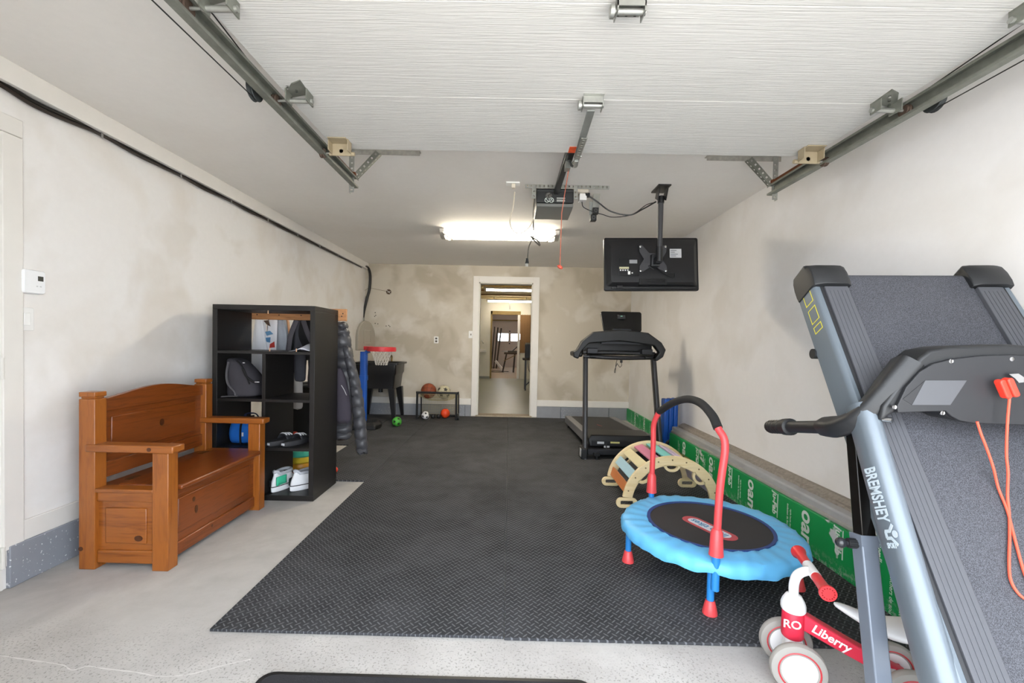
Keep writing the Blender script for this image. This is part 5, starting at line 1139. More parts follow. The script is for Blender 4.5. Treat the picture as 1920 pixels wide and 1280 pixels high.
sc2 = MB(); sc2.loft([[V(1.275 + p[0], 4.9 + (p[1] + .1) * .45 + d * .9, 1.515 + p[1] - d * .45) for p in [(q_[0] * (.92 if q_[1] < 0 else 1.0), q_[1]) for q_ in rrect(.47, .23, .025, 4)]] for d in (0, .025)])
tb = sc2.build('tablet', P('tablet_black', '#0f1011', .3), ft, bevel=.006)
MB().box((1.27, 4.945, 1.565), (.09, .02, .05)).build('clip', P('tread_console', '#1d1e1f'), tb, bevel=.005); MB().box((1.268, 4.934, 1.572), (.022, .003, .008)).build('clip_light', P('clip_green', '#8fd6b8', .4), tb)
MB().loft([[V(1.255 + p[0], 4.84 + d, 1.41 + p[1]) for p in rrect(.2, .03, .008, 3)] for d in (0, .1)]).build('tablet_foot', P('tread_frame', '#2b2c30'), ft)
MB().cyl((1.26, 4.86, 1.075), (1.26, 4.86, 1.045), .014, n=10).build('key_plug', FB, ft)
MB().tube(spline([(1.26, 4.86, 1.05), (1.265, 4.86, 1.02), (1.245, 4.86, .995), (1.215, 4.86, 1.03), (1.20, 4.86, 1.0), (1.215, 4.86, 1.04), (1.19, 4.86, .97), (1.185, 4.86, .94), (1.195, 4.86, .94), (1.20, 4.86, 1.03), (1.215, 4.86, 1.09)], 5), .003, 6).build('key_cord', BLACK, ft)

# ------------------------------------------------------------------ blue gym mat and hose coil
gm = thing('folding_gym_mat', 'blue folded exercise mat standing at the end of the concrete curb', 'exercise mat', (1.87, 5.01, .0))
BM = P('mat_blue', '#1253ac', .4, var=.06, bump=.05, bs=20)
for i, (a, b) in enumerate(((1.79, 1.845), (1.847, 1.9), (1.902, 1.95))): MB().bb(a, b, 4.95, 5.07, .013, .635 + .004 * i).build('mat_panel', BM, gm, bevel=.014, seg=3)
hs = thing('hose_coil', 'olive garden hose coil with red tipped nozzle behind the wooden arch', 'hose', (1.74, 4.25, .0125))
pts = []
for i in range(5 * 20 + 1):
    t = i / 20; pts.append(V(1.745 + .06 * math.cos(2 * PI * t), 4.56 - .105 * t + .012 * math.sin(2 * PI * t), .0875 + .06 * math.sin(2 * PI * t)))
MB().tube(pts, .0145, 8).build('hose', P('olive_hose', '#8a7a3c', .45, var=.2), hs)
MB().tube([p + V(.0, .035, .004) for p in pts[:-20]], .010, 8).build('dark_hose', P('dark_hose', '#2b2a22', .5), hs)
MB().cyl((1.73, 4.09, .1), (1.73, 4.03, .1), .028, n=14).build('red_collar', P('nozzle_red', '#c4302a', .4), hs); MB().cyl((1.73, 4.03, .1), (1.73, 3.98, .1), .018, n=14).build('nozzle', STEEL, hs)
rp = thing('black_ring', 'black rubber exercise ring leaning on the blue mat', 'exercise ring', (1.84, 4.87, .0125))
MB().tube(arc(V(1.88, 4.925, .1), .07, 0, 2 * PI, 28, (1, 0, 0), (0, .05, 1))[:-1], .017, 10, closed=True).build('ring', BLACK, rp)
MB().cyl((1.80, 4.915, .09), (1.83, 4.915, .075), .02, n=10).build('grip', P('grip_teal', '#6f8f97', .5), rp)

# ------------------------------------------------------------------ wooden climbing arch
ar = thing('climbing_arch', 'wooden toddler climbing arch with pastel slats', 'climbing toy', (1.245, 3.5, .0125))
AX, ZC, RO, RI = 1.245, .045, .37, .295
PLM = PLY
def arch_side(y):
    out = []; N = 36
    a0, a1 = math.radians(8), math.radians(172)
    for i in range(N + 1): t = a0 + (a1 - a0) * i / N; out.append((RO * math.cos(t), ZC + RO * math.sin(t)))
    inn = [(RI * math.cos(a1 - (a1 - a0) * i / N), ZC + RI * math.sin(a1 - (a1 - a0) * i / N)) for i in range(N + 1)]
    m = MB(); m.prism(out + inn, (AX, y, .0125 - .0125), (1, 0, 0), (0, 0, 1), (0, .022, 0))
    return m.build('side_arch', PLM, ar, bevel=.004)
def dring(c, w, h, sl, y, rot, par, D=False):
    # rounded loop with a slot, turned by rot
    if D:
        o_ = [(w / 2 * math.cos(t), h * math.sin(t)) for t in [PI + PI * k / 16 for k in range(17)]]; i_ = [(p[0] * .66, p[1] * .62 - .0) for p in o_]
    else: o_ = rrect(w, h, h * .48, 5); i_ = rrect(w * .6, h * .42, h * .1, 5)
    cr_, sr_ = math.cos(rot), math.sin(rot)
    f = lambda p: (c[0] + p[0] * cr_ - p[1] * sr_, c[1] + p[0] * sr_ + p[1] * cr_)
    return MB().ring([f(p) for p in o_], [f(p) for p in i_], (0, y, 0), (1, 0, 0), (0, 0, 1), (0, .022, 0)).build('foot_loop' if not D else 'hand_loop', PLM, par, bevel=.003)
for y in (3.245, 3.755):
    sd = arch_side(y)
    for s_ in (-1, 1): dring((AX + s_ * (RO + RI) / 2, .0125 + .038), .16, .076, 0, y, 0, sd)
    for a in (135, 90, 45):
        t = math.radians(a); dring((AX + (RI + .004) * math.cos(t), ZC + (RI + .004) * math.sin(t)), .125, .052, 0, y, t - PI / 2, sd, True)
cols = [('orange', '#c97a45', 163), ('sky', '#a9cbd8', 144), ('cream', '#dccfa4', 126), ('pink', '#cf7f9a', 108), ('teal', '#7fcdc8', 90), ('lilac', '#c6b4cf', 72), ('cream', '#dccfa4', 54), ('pink', '#d79aa5', 36), ('lavender', '#a9a5b5', 17)]
for nm_, c, a in cols:
    t = math.radians(a); rr = RO - .03; cpt = V(AX + rr * math.cos(t), 3.5 + .011, ZC + rr * math.sin(t))
    R = Matrix.Rotation(-(t - PI / 2), 3, 'Y'); MB().box(cpt, (.076, .51 - .022, .016), R).build('slat', P('slat_' + nm_ + c[1:], c, .55, var=.05), ar, bevel=.004)
    for yy in (3.243,): MB().cyl((cpt.x, yy, cpt.z), (cpt.x, yy + .004, cpt.z), .006, n=8).build('bolt', P('bolt_brown', '#7c6a4c', .4, .4), ar)

# ------------------------------------------------------------------ toddler trampoline
TX, TY, TZ = 1.115, 2.365, .268
tp = thing('trampoline', 'small blue padded toddler trampoline with red handle bar', 'trampoline', (TX, TY, .0125))
TB = P('tramp_blue_pad', '#62b4e6', .5, var=.1, vs=9, bump=.5, bs=22); TBL = P('tramp_blue_tube', '#2a7fc6', .4); TR = P('tramp_red', '#d8474a', .4, var=.04); TK = P('tramp_mat', '#242326', .75, var=.1, vs=300)
n = 150; secs = []
prof = [(.318, .002), (.328, .006), (.36, .006), (.41, .004), (.445, -.001), (.457, -.010), (.463, -.034), (.458, -.052), (.44, -.05), (.43, -.012), (.33, -.004)]
for i in range(n):
    a = 2 * PI * i / n; q = []
    oct_ = 1 + .012 * math.cos(5 * (a - math.radians(247)))
    for j, (r, z) in enumerate(prof):
        w = 1 + (random.uniform(-.0035, .0035) + .006 * math.sin(23 * a + j) + .004 * math.sin(41 * a)) * (j / 6 if j < 7 else 1)
        drop = (.012 * abs(math.sin(5 * (a - math.radians(247)) / 2)) + .004 * math.sin(17 * a)) if 5 <= j <= 8 else (.003 * math.sin(29 * a + j * .7) + random.uniform(-.0012, .0012))
        q.append(V(TX + r * w * oct_ * math.cos(a), TY + r * w * oct_ * math.sin(a), TZ + z - drop))
    secs.append(q)
MB().loft(secs, closed=True).build('rim_pad', TB, tp, ang=60)
MB().lathe([(.001, .002), (.322, .002), (.322, -.002), (.001, -.002)], (TX, TY, TZ + .001), n=64).build('jump_mat', TK, tp)
MB().lathe([(.305, 0), (.322, 0), (.322, .006), (.305, .004)], (TX, TY, TZ + .002), n=64, closed=True).build('mat_binding', P('navy_binding', '#1c3a78', .6), tp)
a_, b_ = PZ(1291, 971, TZ + .004), PZ(1371, 1009, TZ + .004); cc = (a_ + b_) / 2; ax = (a_ - b_).normalized(); ay = V(0, 0, 1).cross(ax); LL = (a_ - b_).length
def pill(L, w): return rrect(L, w, w * .49, 8)
lg = MB().prism(pill(LL + .05, .105), cc, ax, ay, (0, 0, .0008)).build('logo_oval', P('logo_red', '#b3474f', .7), tp)
MB().prism(pill(LL - .015, .066), cc + V(0, 0, .0008), ax, ay, (0, 0, .0006)).build('logo_field', P('logo_white', '#c9ccd6', .7), lg)
text_mesh('logo_lettering', 'little tikes', .062, P('logo_blue', '#2f7da6', .7), lg, cc + V(0, 0, .0018) + ay * .002, ax, ay, .0003, bold=.001, sx=.92)
MB().tube(arc(V(TX, TY, TZ - .02), .425, 0, 2 * PI, 48, (1, 0, 0), (0, 1, 0))[:-1], .014, 8, closed=True).build('frame_ring', TBL, tp)
legs = [(170, 1), (247, 1), (337, 1), (112, 1), (42, 1)]
for a, _ in legs:
    t = math.radians(a); x, y = TX + .422 * math.cos(t), TY + .422 * math.sin(t)
    lg_ = MB().cyl((x, y, .05), (x, y, TZ - .02), .0165, n=14).build('leg', TBL, tp)
    MB().lathe([(.033, 0), (.033, .008), (.021, .06), (.018, .063)], (x, y, .0128), n=18).build('foot', TR, lg_)
def hpost(a, r): t = math.radians(a); return V(TX + r * math.cos(t), TY + r * math.sin(t), 0)
p1, p2 = PY(1342, 1060, 1.945), PY(1221, 940, 2.77); p1 = V(p1.x, 1.945, 0); p2 = V(p2.x, 2.77, 0)
zA = PY(1352, 812, 1.95).z; zB_ = PY(1232, 776, 2.75).z; top = PY(1287, 748, 2.36)
A1 = PY(1360, 822, 1.95); B1 = PY(1226, 790, 2.765)
path_n = [V(p1.x, p1.y, .34), V(p1.x + .008, p1.y, .60), V(A1.x, p1.y + .005, A1.z - .03), V(PY(1346, 806, 1.985).x, 1.985, PY(1346, 806, 1.985).z + .01)]
path_f = [V(p2.x, p2.y, .36), V(p2.x + .003, p2.y, .62), V(B1.x, p2.y - .005, B1.z - .02), V(PY(1236, 771, 2.72).x, 2.72, PY(1236, 771, 2.72).z)]
MB().tube(spline(path_n, 6), .0165, 12).build('handle_post', TR, tp); MB().tube(spline(path_f, 6), .0165, 12).build('handle_post', TR, tp)
gp = [path_n[-1], PY(1335, 778, 2.06), PY(1313, 755, 2.22), PY(1288, 748, 2.4), PY(1262, 755, 2.56), path_f[-1]]
MB().tube(spline(gp, 6), .021, 12).build('foam_grip', P('grip_foam', '#1c1c1d', .8, var=.15, vs=60), tp)
for p in (p1, p2):
    MB().lathe([(.019, .42), (.026, .405), (.030, .32), (.032, .30), (.02, .298)], (p.x, p.y, 0), n=16).build('clamp_sleeve', TR, tp)
    MB().cyl((p.x, p.y, .14 if p is p1 else .2), (p.x, p.y, .32), .0175, n=14).build('handle_stub', TBL, tp)
# ------------------------------------------------------------------ toddler balance bike
bfc = V(1.085, 1.61, 0); bdir = V(.95, -.31, 0).normalized(); bax = V(.31, .95, 0).normalized(); UPV = V(0, 0, 1)
bi = thing('balance_bike', 'small red and white toddler balance bike with four wheels', 'balance bike', tuple(bfc))
BR = P('bike_red', '#d02c44', .4, var=.04); BW = P('bike_white', '#e4e4e4', .4, var=.02); BG = P('bike_tyre', '#96928c', .7, var=.04)
def B(s, a, z): return bfc + bdir * s + bax * a + UPV * z
def wheel(s, a, r):
    c = B(s, a, r); w = MB()
    w.lathe([(r * .62, -.016), (r * .80, -.019), (r * .95, -.014), (r, -.004), (r, .004), (r * .95, .014), (r * .80, .019), (r * .62, .016)], c, bax, 36, closed=True)
    o = w.build('wheel', BG, bi)
    MB().lathe([(.001, -.015), (r * .70, -.016), (r * .70, .016), (.001, .015)], c, bax, 36).build('disc', BW, o)
    for sd in (-1, 1): MB().tube(arc(c + bax * (sd * .017), r * .715, 0, 2 * PI, 40, tuple(bdir), (0, 0, 1))[:-1], .0032, 6, closed=True).build('red_line', P('bike_red_line', '#b8353c', .4), o)
for a in (-.078, .078): wheel(0, a, .092)
for a in (-.075, .075): wheel(.335, a, .085)
MB().cyl(B(0, -.08, .092), B(0, .08, .092), .01, n=10).cyl(B(.335, -.08, .085), B(.335, .08, .085), .01, n=10).build('axle', STEEL, bi)
MB().loft([[B(.0 + p[0], p[1], z) for p in rrect(w, d, min(w, d) * .45, 4)] for z, w, d in ((.07, .05, .105), (.10, .055, .10), (.135, .05, .075), (.165, .058, .058))]).build('fork', BW, bi)
hd_ = MB().lathe([(.034, .163), (.037, .17), (.036, .262), (.033, .27)], B(0, 0, 0), (0, 0, 1), 24).build('head_tube', BR, bi)
MB().lathe([(.038, .262), (.041, .268), (.041, .285), (.036, .30), (.026, .318), (.02, .322)], B(0, 0, 0), (0, 0, 1), 24).build('head_cap', BW, bi)
MB().tube(spline([B(0, 0, .31), B(0, 0, .36), B(.01, 0, .395), B(.035, 0, .415), B(.06, 0, .42)], 5), .0165, 12).build('stem', BW, bi)
hc = B(.055, 0, .42)
MB().cyl(hc - bax * .045, hc + bax * .045, .018, n=14).build('bar_clamp', BW, bi)
for s_ in (-1, 1):
    g = MB().tube([hc + bax * (s_ * .04), hc + bax * (s_ * .09), hc + bax * (s_ * .135), hc + bax * (s_ * .15), hc + bax * (s_ * .158)], [.017, .0175, .019, .027, .026], 18).build('grip', P('grip_red', '#d22f34', .45), bi)
    for k in range(14):
        t = 2 * PI * k / 14; e = bdir * math.cos(t) + UPV * math.sin(t); MB().box(hc + bax * (s_ * .1585) + e * .018, (.003, .003, .003)).build('grip_notch', P('grip_red_dark', '#8d1c22', .5), g)
fr = MB(); fr.loft([[B(s + q[0] * 0, q[0], z + q[1]) for q in rrect(w, h, .008, 3)] for s, z, w, h in ((.03, .232, .05, .062), (.17, .168, .05, .055), (.345, .095, .05, .05))]).build('frame_tube', BR, bi)
MB().box(B(.335, 0, .09), (.04, .15, .03), Matrix.Rotation(math.atan2(-bdir.x, bdir.y) * 0 - math.atan2(.31, .95), 3, 'Z')).build('rear_bracket', BR, bi, bevel=.004)
# seat
ss = []
for s, z, w, h in ((.125, .312, .010, .006), (.15, .305, .022, .014), (.20, .283, .034, .02), (.26, .262, .055, .026), (.31, .258, .07, .028), (.36, .266, .075, .026), (.39, .276, .06, .02), (.405, .282, .025, .01)):
    ss.append([B(s, w * math.cos(t), z + h * math.sin(t)) for t in [2 * PI * k / 16 for k in range(16)]])
MB().loft(ss).build('seat', BW, bi, ang=70, sub=1)
MB().cyl(B(.25, 0, .16), B(.285, 0, .25), .013, n=12).build('seat_post', CHROME, bi); MB().cyl(B(.245, 0, .145), B(.255, 0, .175), .019, n=12).box(B(.262, -.018, .165), (.02, .014, .014)).build('seat_clamp', P('clamp_alu', '#b4b5b0', .35, .8), bi)
fdn = (B(.345, 0, .095) - B(.03, 0, .232)).normalized(); fup = (UPV - fdn * UPV.dot(fdn)).normalized()
text_mesh('lettering', 'Liberry', .042, WHITEPL, bi, B(.115, -.0262, .195), fdn, fup, .0004, bold=.0009, sx=1.05)
text_mesh('lettering', 'RO', .042, WHITEPL, bi, B(.0, -.0385, .225) + bdir * -.012, bdir, UPV, .0004, bold=.0006)
MB().box(B(.285, -.026, .118), (.04, .002, .03), Matrix.Rotation(-math.atan2(.31, .95), 3, 'Z')).build('spec_sticker', P('sticker_white', '#d8d5d2', .6), bi)

# ------------------------------------------------------------------ folded treadmill in the foreground
AZ = math.radians(5.894); UW = V(math.cos(AZ), -math.sin(AZ), 0); UD = V(math.sin(AZ), math.cos(AZ), 0)
O3 = V(1.482, 1.628, 0)
nt_ = thing('folded_treadmill', 'grey folding treadmill with its deck tilted up in the foreground', 'treadmill', tuple(O3), -AZ)
def LV(x, y, v):      # pixel -> local point on the plane v (across the treadmill)
    d = Vector(ray(x, y)); c = Vector(CC); t = ((O3 - c).dot(UD) + v) / d.dot(UD); q = c + d * t - O3; return V(q.dot(UW), q.dot(UD), q.z)
def LU(x, y, u):
    d = Vector(ray(x, y)); c = Vector(CC); t = ((O3 - c).dot(UW) + u) / d.dot(UW); q = c + d * t - O3; return V(q.dot(UW), q.dot(UD), q.z)
SE, CE = math.sin(math.radians(58.2)), math.cos(math.radians(58.2))
def D(u, t, n=0.0): return V(u, -t * CE - n * SE, 1.482 - t * SE + n * CE)
def tbox(m, u0, u1, t0, t1, n0, n1): m.loft([[D(u0, t, n0), D(u1, t, n0), D(u1, t, n1), D(u0, t, n1)] for t in (t0, t1)]); return m
def speckle_belt():
    t = NT('speckled_belt'); co = t.coord()
    f = t.ramp(t.noise(co, 420, 2, .7), [(.42, S('#26272b')), (.6, S('#53545a'))]); g = t.noise(co, 3, 4)
    c = t.mix(t.math('MULTIPLY', g, .3), f, S('#5c5d63')); t.bump(t.noise(co, 420, 2), .25, .001); t.b.inputs['Specular IOR Level'].default_value = .25; return t.out(c, .65)
NB = speckle_belt(); NF = P('foot_rail_grey', '#47484d', .6, var=.1, vs=10, bump=.05); NK = P('tm_black', '#1b1c1e', .5, var=.12, bump=.12, bs=220)
BLUEG = P('blue_grey_paint', '#666f77', .36, .25, var=.03); TMD = P('tm_dark', '#1c1d20', .5, var=.1)
bel = MB(); pr_ = [(1.28, 0), (-.04, 0)] + [(-.04 - .028 * math.sin(a), -.028 + .028 * math.cos(a)) for a in [PI * k / 8 for k in range(1, 8)]] + [(-.04, -.056), (1.28, -.056)]
bel.loft([[D(u, t, n) for t, n in pr_] for u in (-.216, .216)]).build('belt', NB, nt_, local=True, ang=40)
for s_ in (-1, 1):
    a, b = sorted((s_ * .218, s_ * .300)); fr_ = tbox(MB(), a, b, .01, 1.25, -.02, .012).build('foot_rail', NF, nt_, local=True, bevel=.002)
    for k in range(5):
        u = s_ * (.232 + k * .0135); tbox(MB(), u - .0012, u + .0012, .03, 1.25, .012, .0132).build('rib', NF, fr_, local=True)
    a, b = sorted((s_ * .300, s_ * .312)); tbox(MB(), a, b, .0, 1.25, -.02, .005).build('groove_strip', TMD, nt_, local=True)
    sr = MB(); sec = [(.31, .004), (.325, .006), (.333, .0), (.336, -.012), (.336, -.098), (.330, -.105), (.30, -.105), (.30, -.02), (.31, -.02)]
    sr.loft([[D(s_ * u, t, n) for u, n in sec] for t in (-.045, 1.28)]); sro = sr.build('side_rail', BLUEG, nt_, local=True, ang=40)
    cpm = MB()
    ring_ = lambda t, g, f: [D(s_ * u, t, n) for u, n in ((.205 + f, -.0), (.205 + f, .018 * g), (.225 + f, .032 * g), (.30, .034 * g), (.335, .022 * g), (.3405, .0), (.3405, -.10 + (1 - g) * .02), (.29, -.11 + (1 - g) * .02), (.22 + f, -.08), )]
    cpm.loft([ring_(.008, .8, .0), ring_(-.015, 1.0, .0), ring_(-.05, 1.0, .0), ring_(-.08, .75, .0), ring_(-.095, .3, .01), ring_(-.10, .02, .02)])
    cpm.build('end_cap', NK, nt_, local=True, ang=50, bevel=.003)
    if s_ < 0:
        for t0, t1 in ((-.03, .055), (.075, .135), (.15, .178)):
            n0, n1 = -.018, -.068
            MB().ring([(t0, n0), (t1, n0), (t1, n1), (t0, n1)], [(t0 + .003, n0 - .003), (t1 - .003, n0 - .003), (t1 - .003, n1 + .003), (t0 + .003, n1 + .003)], D(-.3362, 0, 0), D(0, 1, 0) - D(0, 0, 0), D(0, 0, 1) - D(0, 0, 0), (-.0006, 0, 0)).build('yellow_outline', P('yellow_print', '#d6cc2e', .5), sro, local=True)
        q = LU(1529, 672, -.33); kq = D(-.30, .235, -.112); MB().cyl(kq, kq + V(-.042, 0, 0), .019, n=16).build('rail_knob', NK, nt_, local=True)
tbox(MB(), -.30, .30, .0, 1.25, -.10, -.06).build('deck_underside', TMD, nt_, local=True)
# uprights
ud = V(0, .437, .899); un = V(0, -.899, .437)
def upright(s_):
    base = V(0, -.307, .971); secs = []
    for L in (-1.075, .09):
        c = base + ud * L; q = []
        for du, dn in ((.002, .0), (.0, .004), (-.001, .05), (.004, .064), (.016, .074), (.034, .078), (.05, .072), (.056, .06), (.056, .004), (.052, .0)):
            q.append(V(s_ * (.372 - du), c.y + un.y * dn, c.z + un.z * dn))
        secs.append(q)
    return MB().loft(secs).build('upright', BLUEG, nt_, local=True, ang=50)
uL = upright(-1); upright(1)
TX_ = P('pale_print', '#b5c2ca', .5, var=0)
p0 = V(-.3735, -.307, .971)
def onface(L, n_): return p0 + ud * L + un * n_
text_mesh_local = []
def tl(body, size, L, n_, sx=1, bold=0, level=False):
    ob = text_mesh('lettering', body, size, TX_, nt_, (0, 0, 0), (1, 0, 0), (0, 1, 0), .0003, bold=bold, sx=sx)
    inv = MW[nt_.name]
    for v in ob.data.vertices:
        w = inv @ v.co; v.co = onface(L, n_) + (un * w.x + ud * w.y if level else (-ud) * w.x + un * w.y) + V(-1, 0, 0) * w.z
    ob.parent = uL
    return ob
La = (LU(1622, 868, -.3735) - p0).dot(ud); Lb = (LU(1664, 988, -.3735) - p0).dot(ud); Lm = (La + Lb) / 2
na = (LU(1640, 925, -.3735) - p0).dot(un)
tl('BREMSHEY', .062, Lm, na + .004, (La - Lb) / .35, .0016)
Ls = (LU(1662, 1014, -.3735) - p0).dot(ud); ns = (LU(1664, 1014, -.3735) - p0).dot(un)
lgm = MB()
def bar2(a, b, w=.0085): lgm.bar(onface(*a), onface(*b), w, .0008, (1, 0, 0))
Lk = (LU(1668, 1000, -.3735) - p0).dot(ud); nk = (LU(1668, 1000, -.3735) - p0).dot(un)
bar2((Lk + .006, nk - .016), (Lk + .006, nk + .004)); bar2((Lk - .012, nk - .016), (Lk - .012, nk + .004)); bar2((Lk + .006, nk - .014), (Lk - .012, nk - .014)); bar2((Lk + .006, nk + .002), (Lk + .022, nk + .018)); bar2((Lk - .012, nk + .002), (Lk - .03, nk + .02))
hc_ = onface(Lk - .002, nk + .019); lgm.lathe([(.001, -.0004), (.0095, -.0004), (.0095, .0004), (.001, .0004)], hc_, (1, 0, 0), 18)
lgm.build('emblem', TX_, uL, local=True)
tl('SPORT', .019, Lk - .031, nk - .004, .62, .0006, True)
# telescopic strut
def strut(s_):
    a, b, c = V(s_ * .345, -.47, .02), V(s_ * .345, -.335, .672), V(s_ * .345, -.285, .985)
    o = MB().bar(a, b, .046, .05, (0, 1, 0)).build('strut', P('strut_grey', '#6f7783', .4, .2, var=.05), nt_, local=True, bevel=.004)
    MB().bar(b - (b - a).normalized() * .1, c, .04, .042, (0, 1, 0)).build('inner_tube', P('strut_black', '#1a1816', .15, .5, var=.05), nt_, local=True, bevel=.003)
    MB().bar(b - (b - a).normalized() * .03, b + (b - a).normalized() * .002, .05, .054, (0, 1, 0)).build('strut_collar', P('strut_grey', '#6f7783'), nt_, local=True)
    if s_ < 0:
        k = V(-.368, -.340, .645)
        kn = MB().cyl(k, k + V(-.026, 0, 0), .0135, n=18).build('lock_knob', NK, nt_, local=True)
        for j in range(12):
            t = 2 * PI * j / 12; MB().cyl(k + V(-.002, .0132 * math.cos(t), .0132 * math.sin(t)), k + V(-.024, .0132 * math.cos(t), .0132 * math.sin(t)), .002, n=6).build('knob_rib', NK, kn, local=True)
        MB().cyl(k + V(-.026, 0, 0), k + V(-.034, 0, 0), .008, n=12).sph(k + V(-.044, 0, 0), .0155, 16, 10).build('knob_ball', P('knob_gloss', '#26272a', .25), kn, local=True)
strut(-1); strut(1)
for s_ in (-1, 1):
    a, b = sorted((s_ * .315, s_ * .375)); MB().bb(a, b, -.98, -.36, .012, .062).build('base_rail', P('strut_grey', '#6f7783'), nt_, local=True, bevel=.005)
    for v in (-.95, -.40): MB().bb(a - .003, b + .003, v - .03, v + .03, 0, .014).build('rubber_foot', TMD, nt_, local=True)
MB().bb(-.34, .34, -.95, -.88, .015, .06).build('base_cross_bar', P('strut_grey', '#6f7783'), nt_, local=True, bevel=.004)
MB().loft([[V(u, -.86, .07), V(u, -.62, .07), V(u, -.60, .22), V(u, -.72, .30), V(u, -.86, .2)] for u in (-.28, .28)]).build('motor_hood', NK, nt_, local=True, bevel=.015)
# console
VC = -.385
half = [(0, 1.034), (-.10, 1.034), (-.135, 1.040), (-.158, 1.052), (-.175, 1.066), (-.30, 1.056), (-.335, 1.03), (-.33, 1.075), (-.295, 1.135), (-.262, 1.185), (-.235, 1.222), (-.21, 1.244), (-.16, 1.256), (0, 1.266)]
full = half + [(-x, z) for x, z in reversed(half[1:-1])]
sh3 = MB(); sh3.prism(full, (0, VC + .012, 0), (1, 0, 0), (0, 0, 1), (0, .10, 0)); con = sh3.build('console', NK, nt_, local=True, bevel=.009, seg=3)
hp2 = [(0, 1.036), (-.10, 1.036), (-.135, 1.042), (-.156, 1.054), (-.172, 1.069), (-.298, 1.059), (-.30, 1.08), (-.278, 1.135), (-.245, 1.18), (-.21, 1.205), (-.16, 1.22), (-.08, 1.232), (0, 1.236)]
fp2 = hp2 + [(-x, z) for x, z in reversed(hp2[1:-1])]
MB().prism(fp2, (0, VC, 0), (1, 0, 0), (0, 0, 1), (0, .014, 0)).build('console_cover', P('tm_cover', '#202124', .5, var=.12, vs=5), con, local=True, bevel=.002)
for x, y in ((1783, 677), (1897, 673), (1677, 763), (1767, 774)):
    for s_ in (1, -1):
        q = LV(x, y, VC); 
        if s_ < 0 and abs(q.x) < .03: continue
        MB().lathe([(.0035, -.0005), (.006, -.001), (.0065, .002)], V(q.x * s_, VC, q.z), (0, 1, 0), 14).build('screw', CHROME, con, local=True)
pd = [LV(x, y, VC - .002) for x, y in ((1735, 713), (1813, 713), (1782, 759), (1710, 759))]
MB().loft([pd, [p + V(0, .01, 0) for p in pd]]).build('speaker_pad', P('pad_grey', '#4b4c50', .5), con, local=True)
pd2 = [LV(x, y, VC - .0012) for x, y in ((1735, 713), (1737, 714), (1711, 759), (1693, 748))]
MB().loft([pd2, [p + V(0, .01, 0) for p in pd2]]).build('pad_recess', TMD, con, local=True)
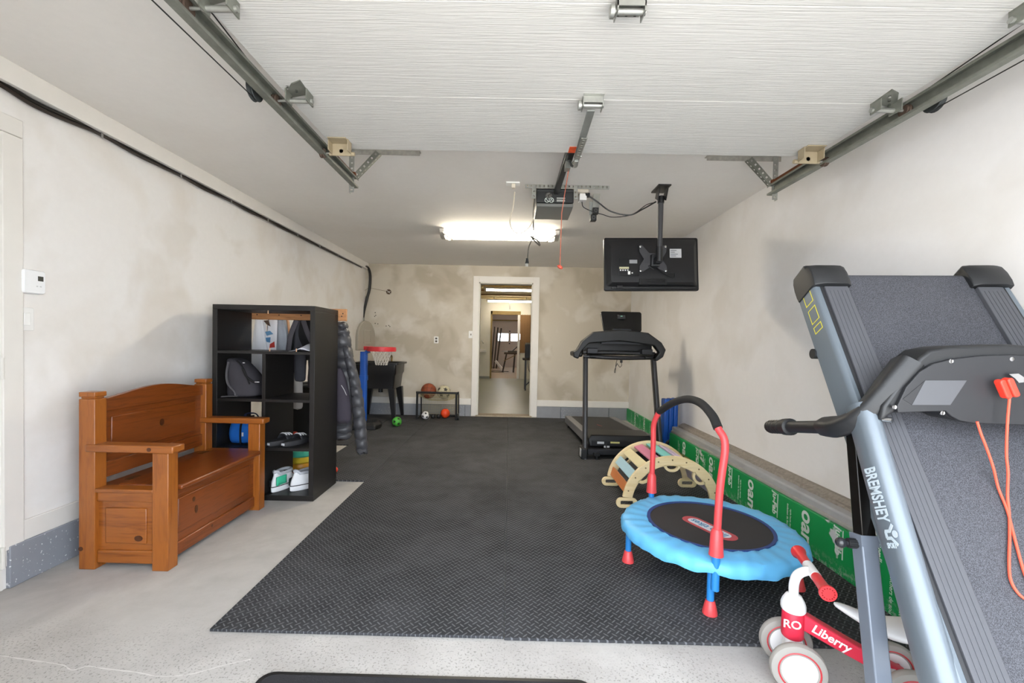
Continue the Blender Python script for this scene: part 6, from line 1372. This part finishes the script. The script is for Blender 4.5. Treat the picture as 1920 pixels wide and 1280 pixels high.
for s_ in (-1, 1):
    pa = [(-.235, -.325, 1.205), (-.27, -.325, 1.155), (-.31, -.32, 1.09), (-.345, -.30, 1.03), (-.366, -.25, .992), (-.372, -.20, .98), (-.372, -.165, .974)]
    pa = [V(-s_ * x, y, z) for x, y, z in pa]; pa = [V(s_ * abs(p.x), p.y, p.z) for p in pa]
    P_ = spline(pa, 4); secs = []
    for i, c in enumerate(P_):
        t = (P_[min(i + 1, len(P_) - 1)] - P_[max(i - 1, 0)]).normalized(); side = V(0, 1, 0) if abs(t.y) < .75 else V(0, 0, 1)
        f = i / (len(P_) - 1); ref = V(s_ * .5, .3, .75) ; e1 = (ref - t * ref.dot(t)).normalized(); e2 = t.cross(e1)
        w, h = .062 - .006 * f, .105 - .045 * f
        secs.append([c + e1 * p[0] + e2 * p[1] for p in rrect(w, h, .018, 3)])
    MB().loft(secs).build('handle_arm', NK, nt_, local=True, ang=50)
    g0, g1 = V(s_ * .372, -.18, .974), V(s_ * .372, .205, .902); gd_ = (g1 - g0).normalized()
    MB().cyl(g0, g1 - gd_ * .12, .0225, n=18).build('handle_tube', TMD, nt_, local=True)
    MB().tube([g1 - gd_ * .17, g1 - gd_ * .165, g1 - gd_ * .125, g1 - gd_ * .12], [.026, .033, .033, .027], 20).build('handle_collar', NK, nt_, local=True)
    gr = MB(); pts = []; rs = []
    for k in range(25):
        pts.append(g1 - gd_ * (.125 - .125 * k / 24)); rs.append(.0275 + (.0012 if k % 4 < 2 else -.001) if k < 24 else .021)
    gr.tube(pts, rs, 18); go = gr.build('pulse_grip', NK, nt_, local=True)
    MB().tube([g1 - gd_ * .115 + V(0, .002, .0175), g1 - gd_ * .012 + V(0, .002, .0175)], .0155, 12, sy=.8).build('pulse_sensor', CHROME, go, local=True)
    q = V(s_ * .32, -.36, 1.035); MB().cyl(q, q + V(s_ * -.012, -.02, 0), .008, n=12).build('pivot_bolt', CHROME, nt_, local=True)
# safety key and cord
RK = P('key_red', '#ea3d2c', .35, var=.03)
k0, k1 = LV(1884, 712, VC - .03), LV(1897, 742, VC - .03)
ks = MB(); tdir = (k1 - k0).normalized(); sd_ = V(tdir.z, 0, -tdir.x)
for off, dn in ((-.005, 0), (.009, .006)):
    ks.loft([[(k0 + k1) / 2 + sd_ * (off + p[0]) + tdir * p[1] + V(0, d, 0) for p in rrect(.016, .056, .007, 4)] for d in (-.012 + dn, .010 + dn)])
ko = ks.build('safety_key', RK, nt_, local=True, bevel=.003)
tb0 = LV(1895, 705, VC - .012); MB().loft([[tb0 + V(p[0], d, p[1]) for p in ((-.008, .006), (.016, .008), (.03, -.002), (.03, -.016), (.018, -.018), (.008, -.006))] for d in (-.004, .002)]).build('key_tab', CHROME, ko, local=True)
CO = P('key_cord_red', '#e8543c', .6)
def LD(x, y, n_=.006):
    d = Vector(ray(x, y)); c = Vector(CC) - O3; c = V(c.dot(UW), c.dot(UD), c.z); d = V(d.dot(UW), d.dot(UD), d.z)
    N_ = V(0, -SE, CE); p = D(0, 0, n_); return c + d * ((p - c).dot(N_) / d.dot(N_))
def LN(x, y, v):
    a = LV(x, y, v); b = LD(x, y)
    return a if (a - Vector((0, 0, 0))).y < b.y else b
c1 = [LN(x, y, VC - .03) for x, y in ((1893, 744), (1889, 790), (1887, 850), (1890, 885), (1889, 930), (1892, 960), (1893, 1000), (1892, 1060), (1896, 1090), (1912, 1115), (1935, 1130))]
MB().tube(spline(c1, 5), .0032, 8).build('key_cord', CO, ko, local=True)
c2 = [LN(x, y, VC - .015) for x, y in ((1832, 790), (1840, 815), (1848, 835), (1862, 875), (1872, 915), (1888, 955), (1900, 1000), (1912, 1045), (1921, 1075), (1935, 1110))]
MB().tube(spline(c2, 5), .0032, 8).build('key_cord', CO, ko, local=True)
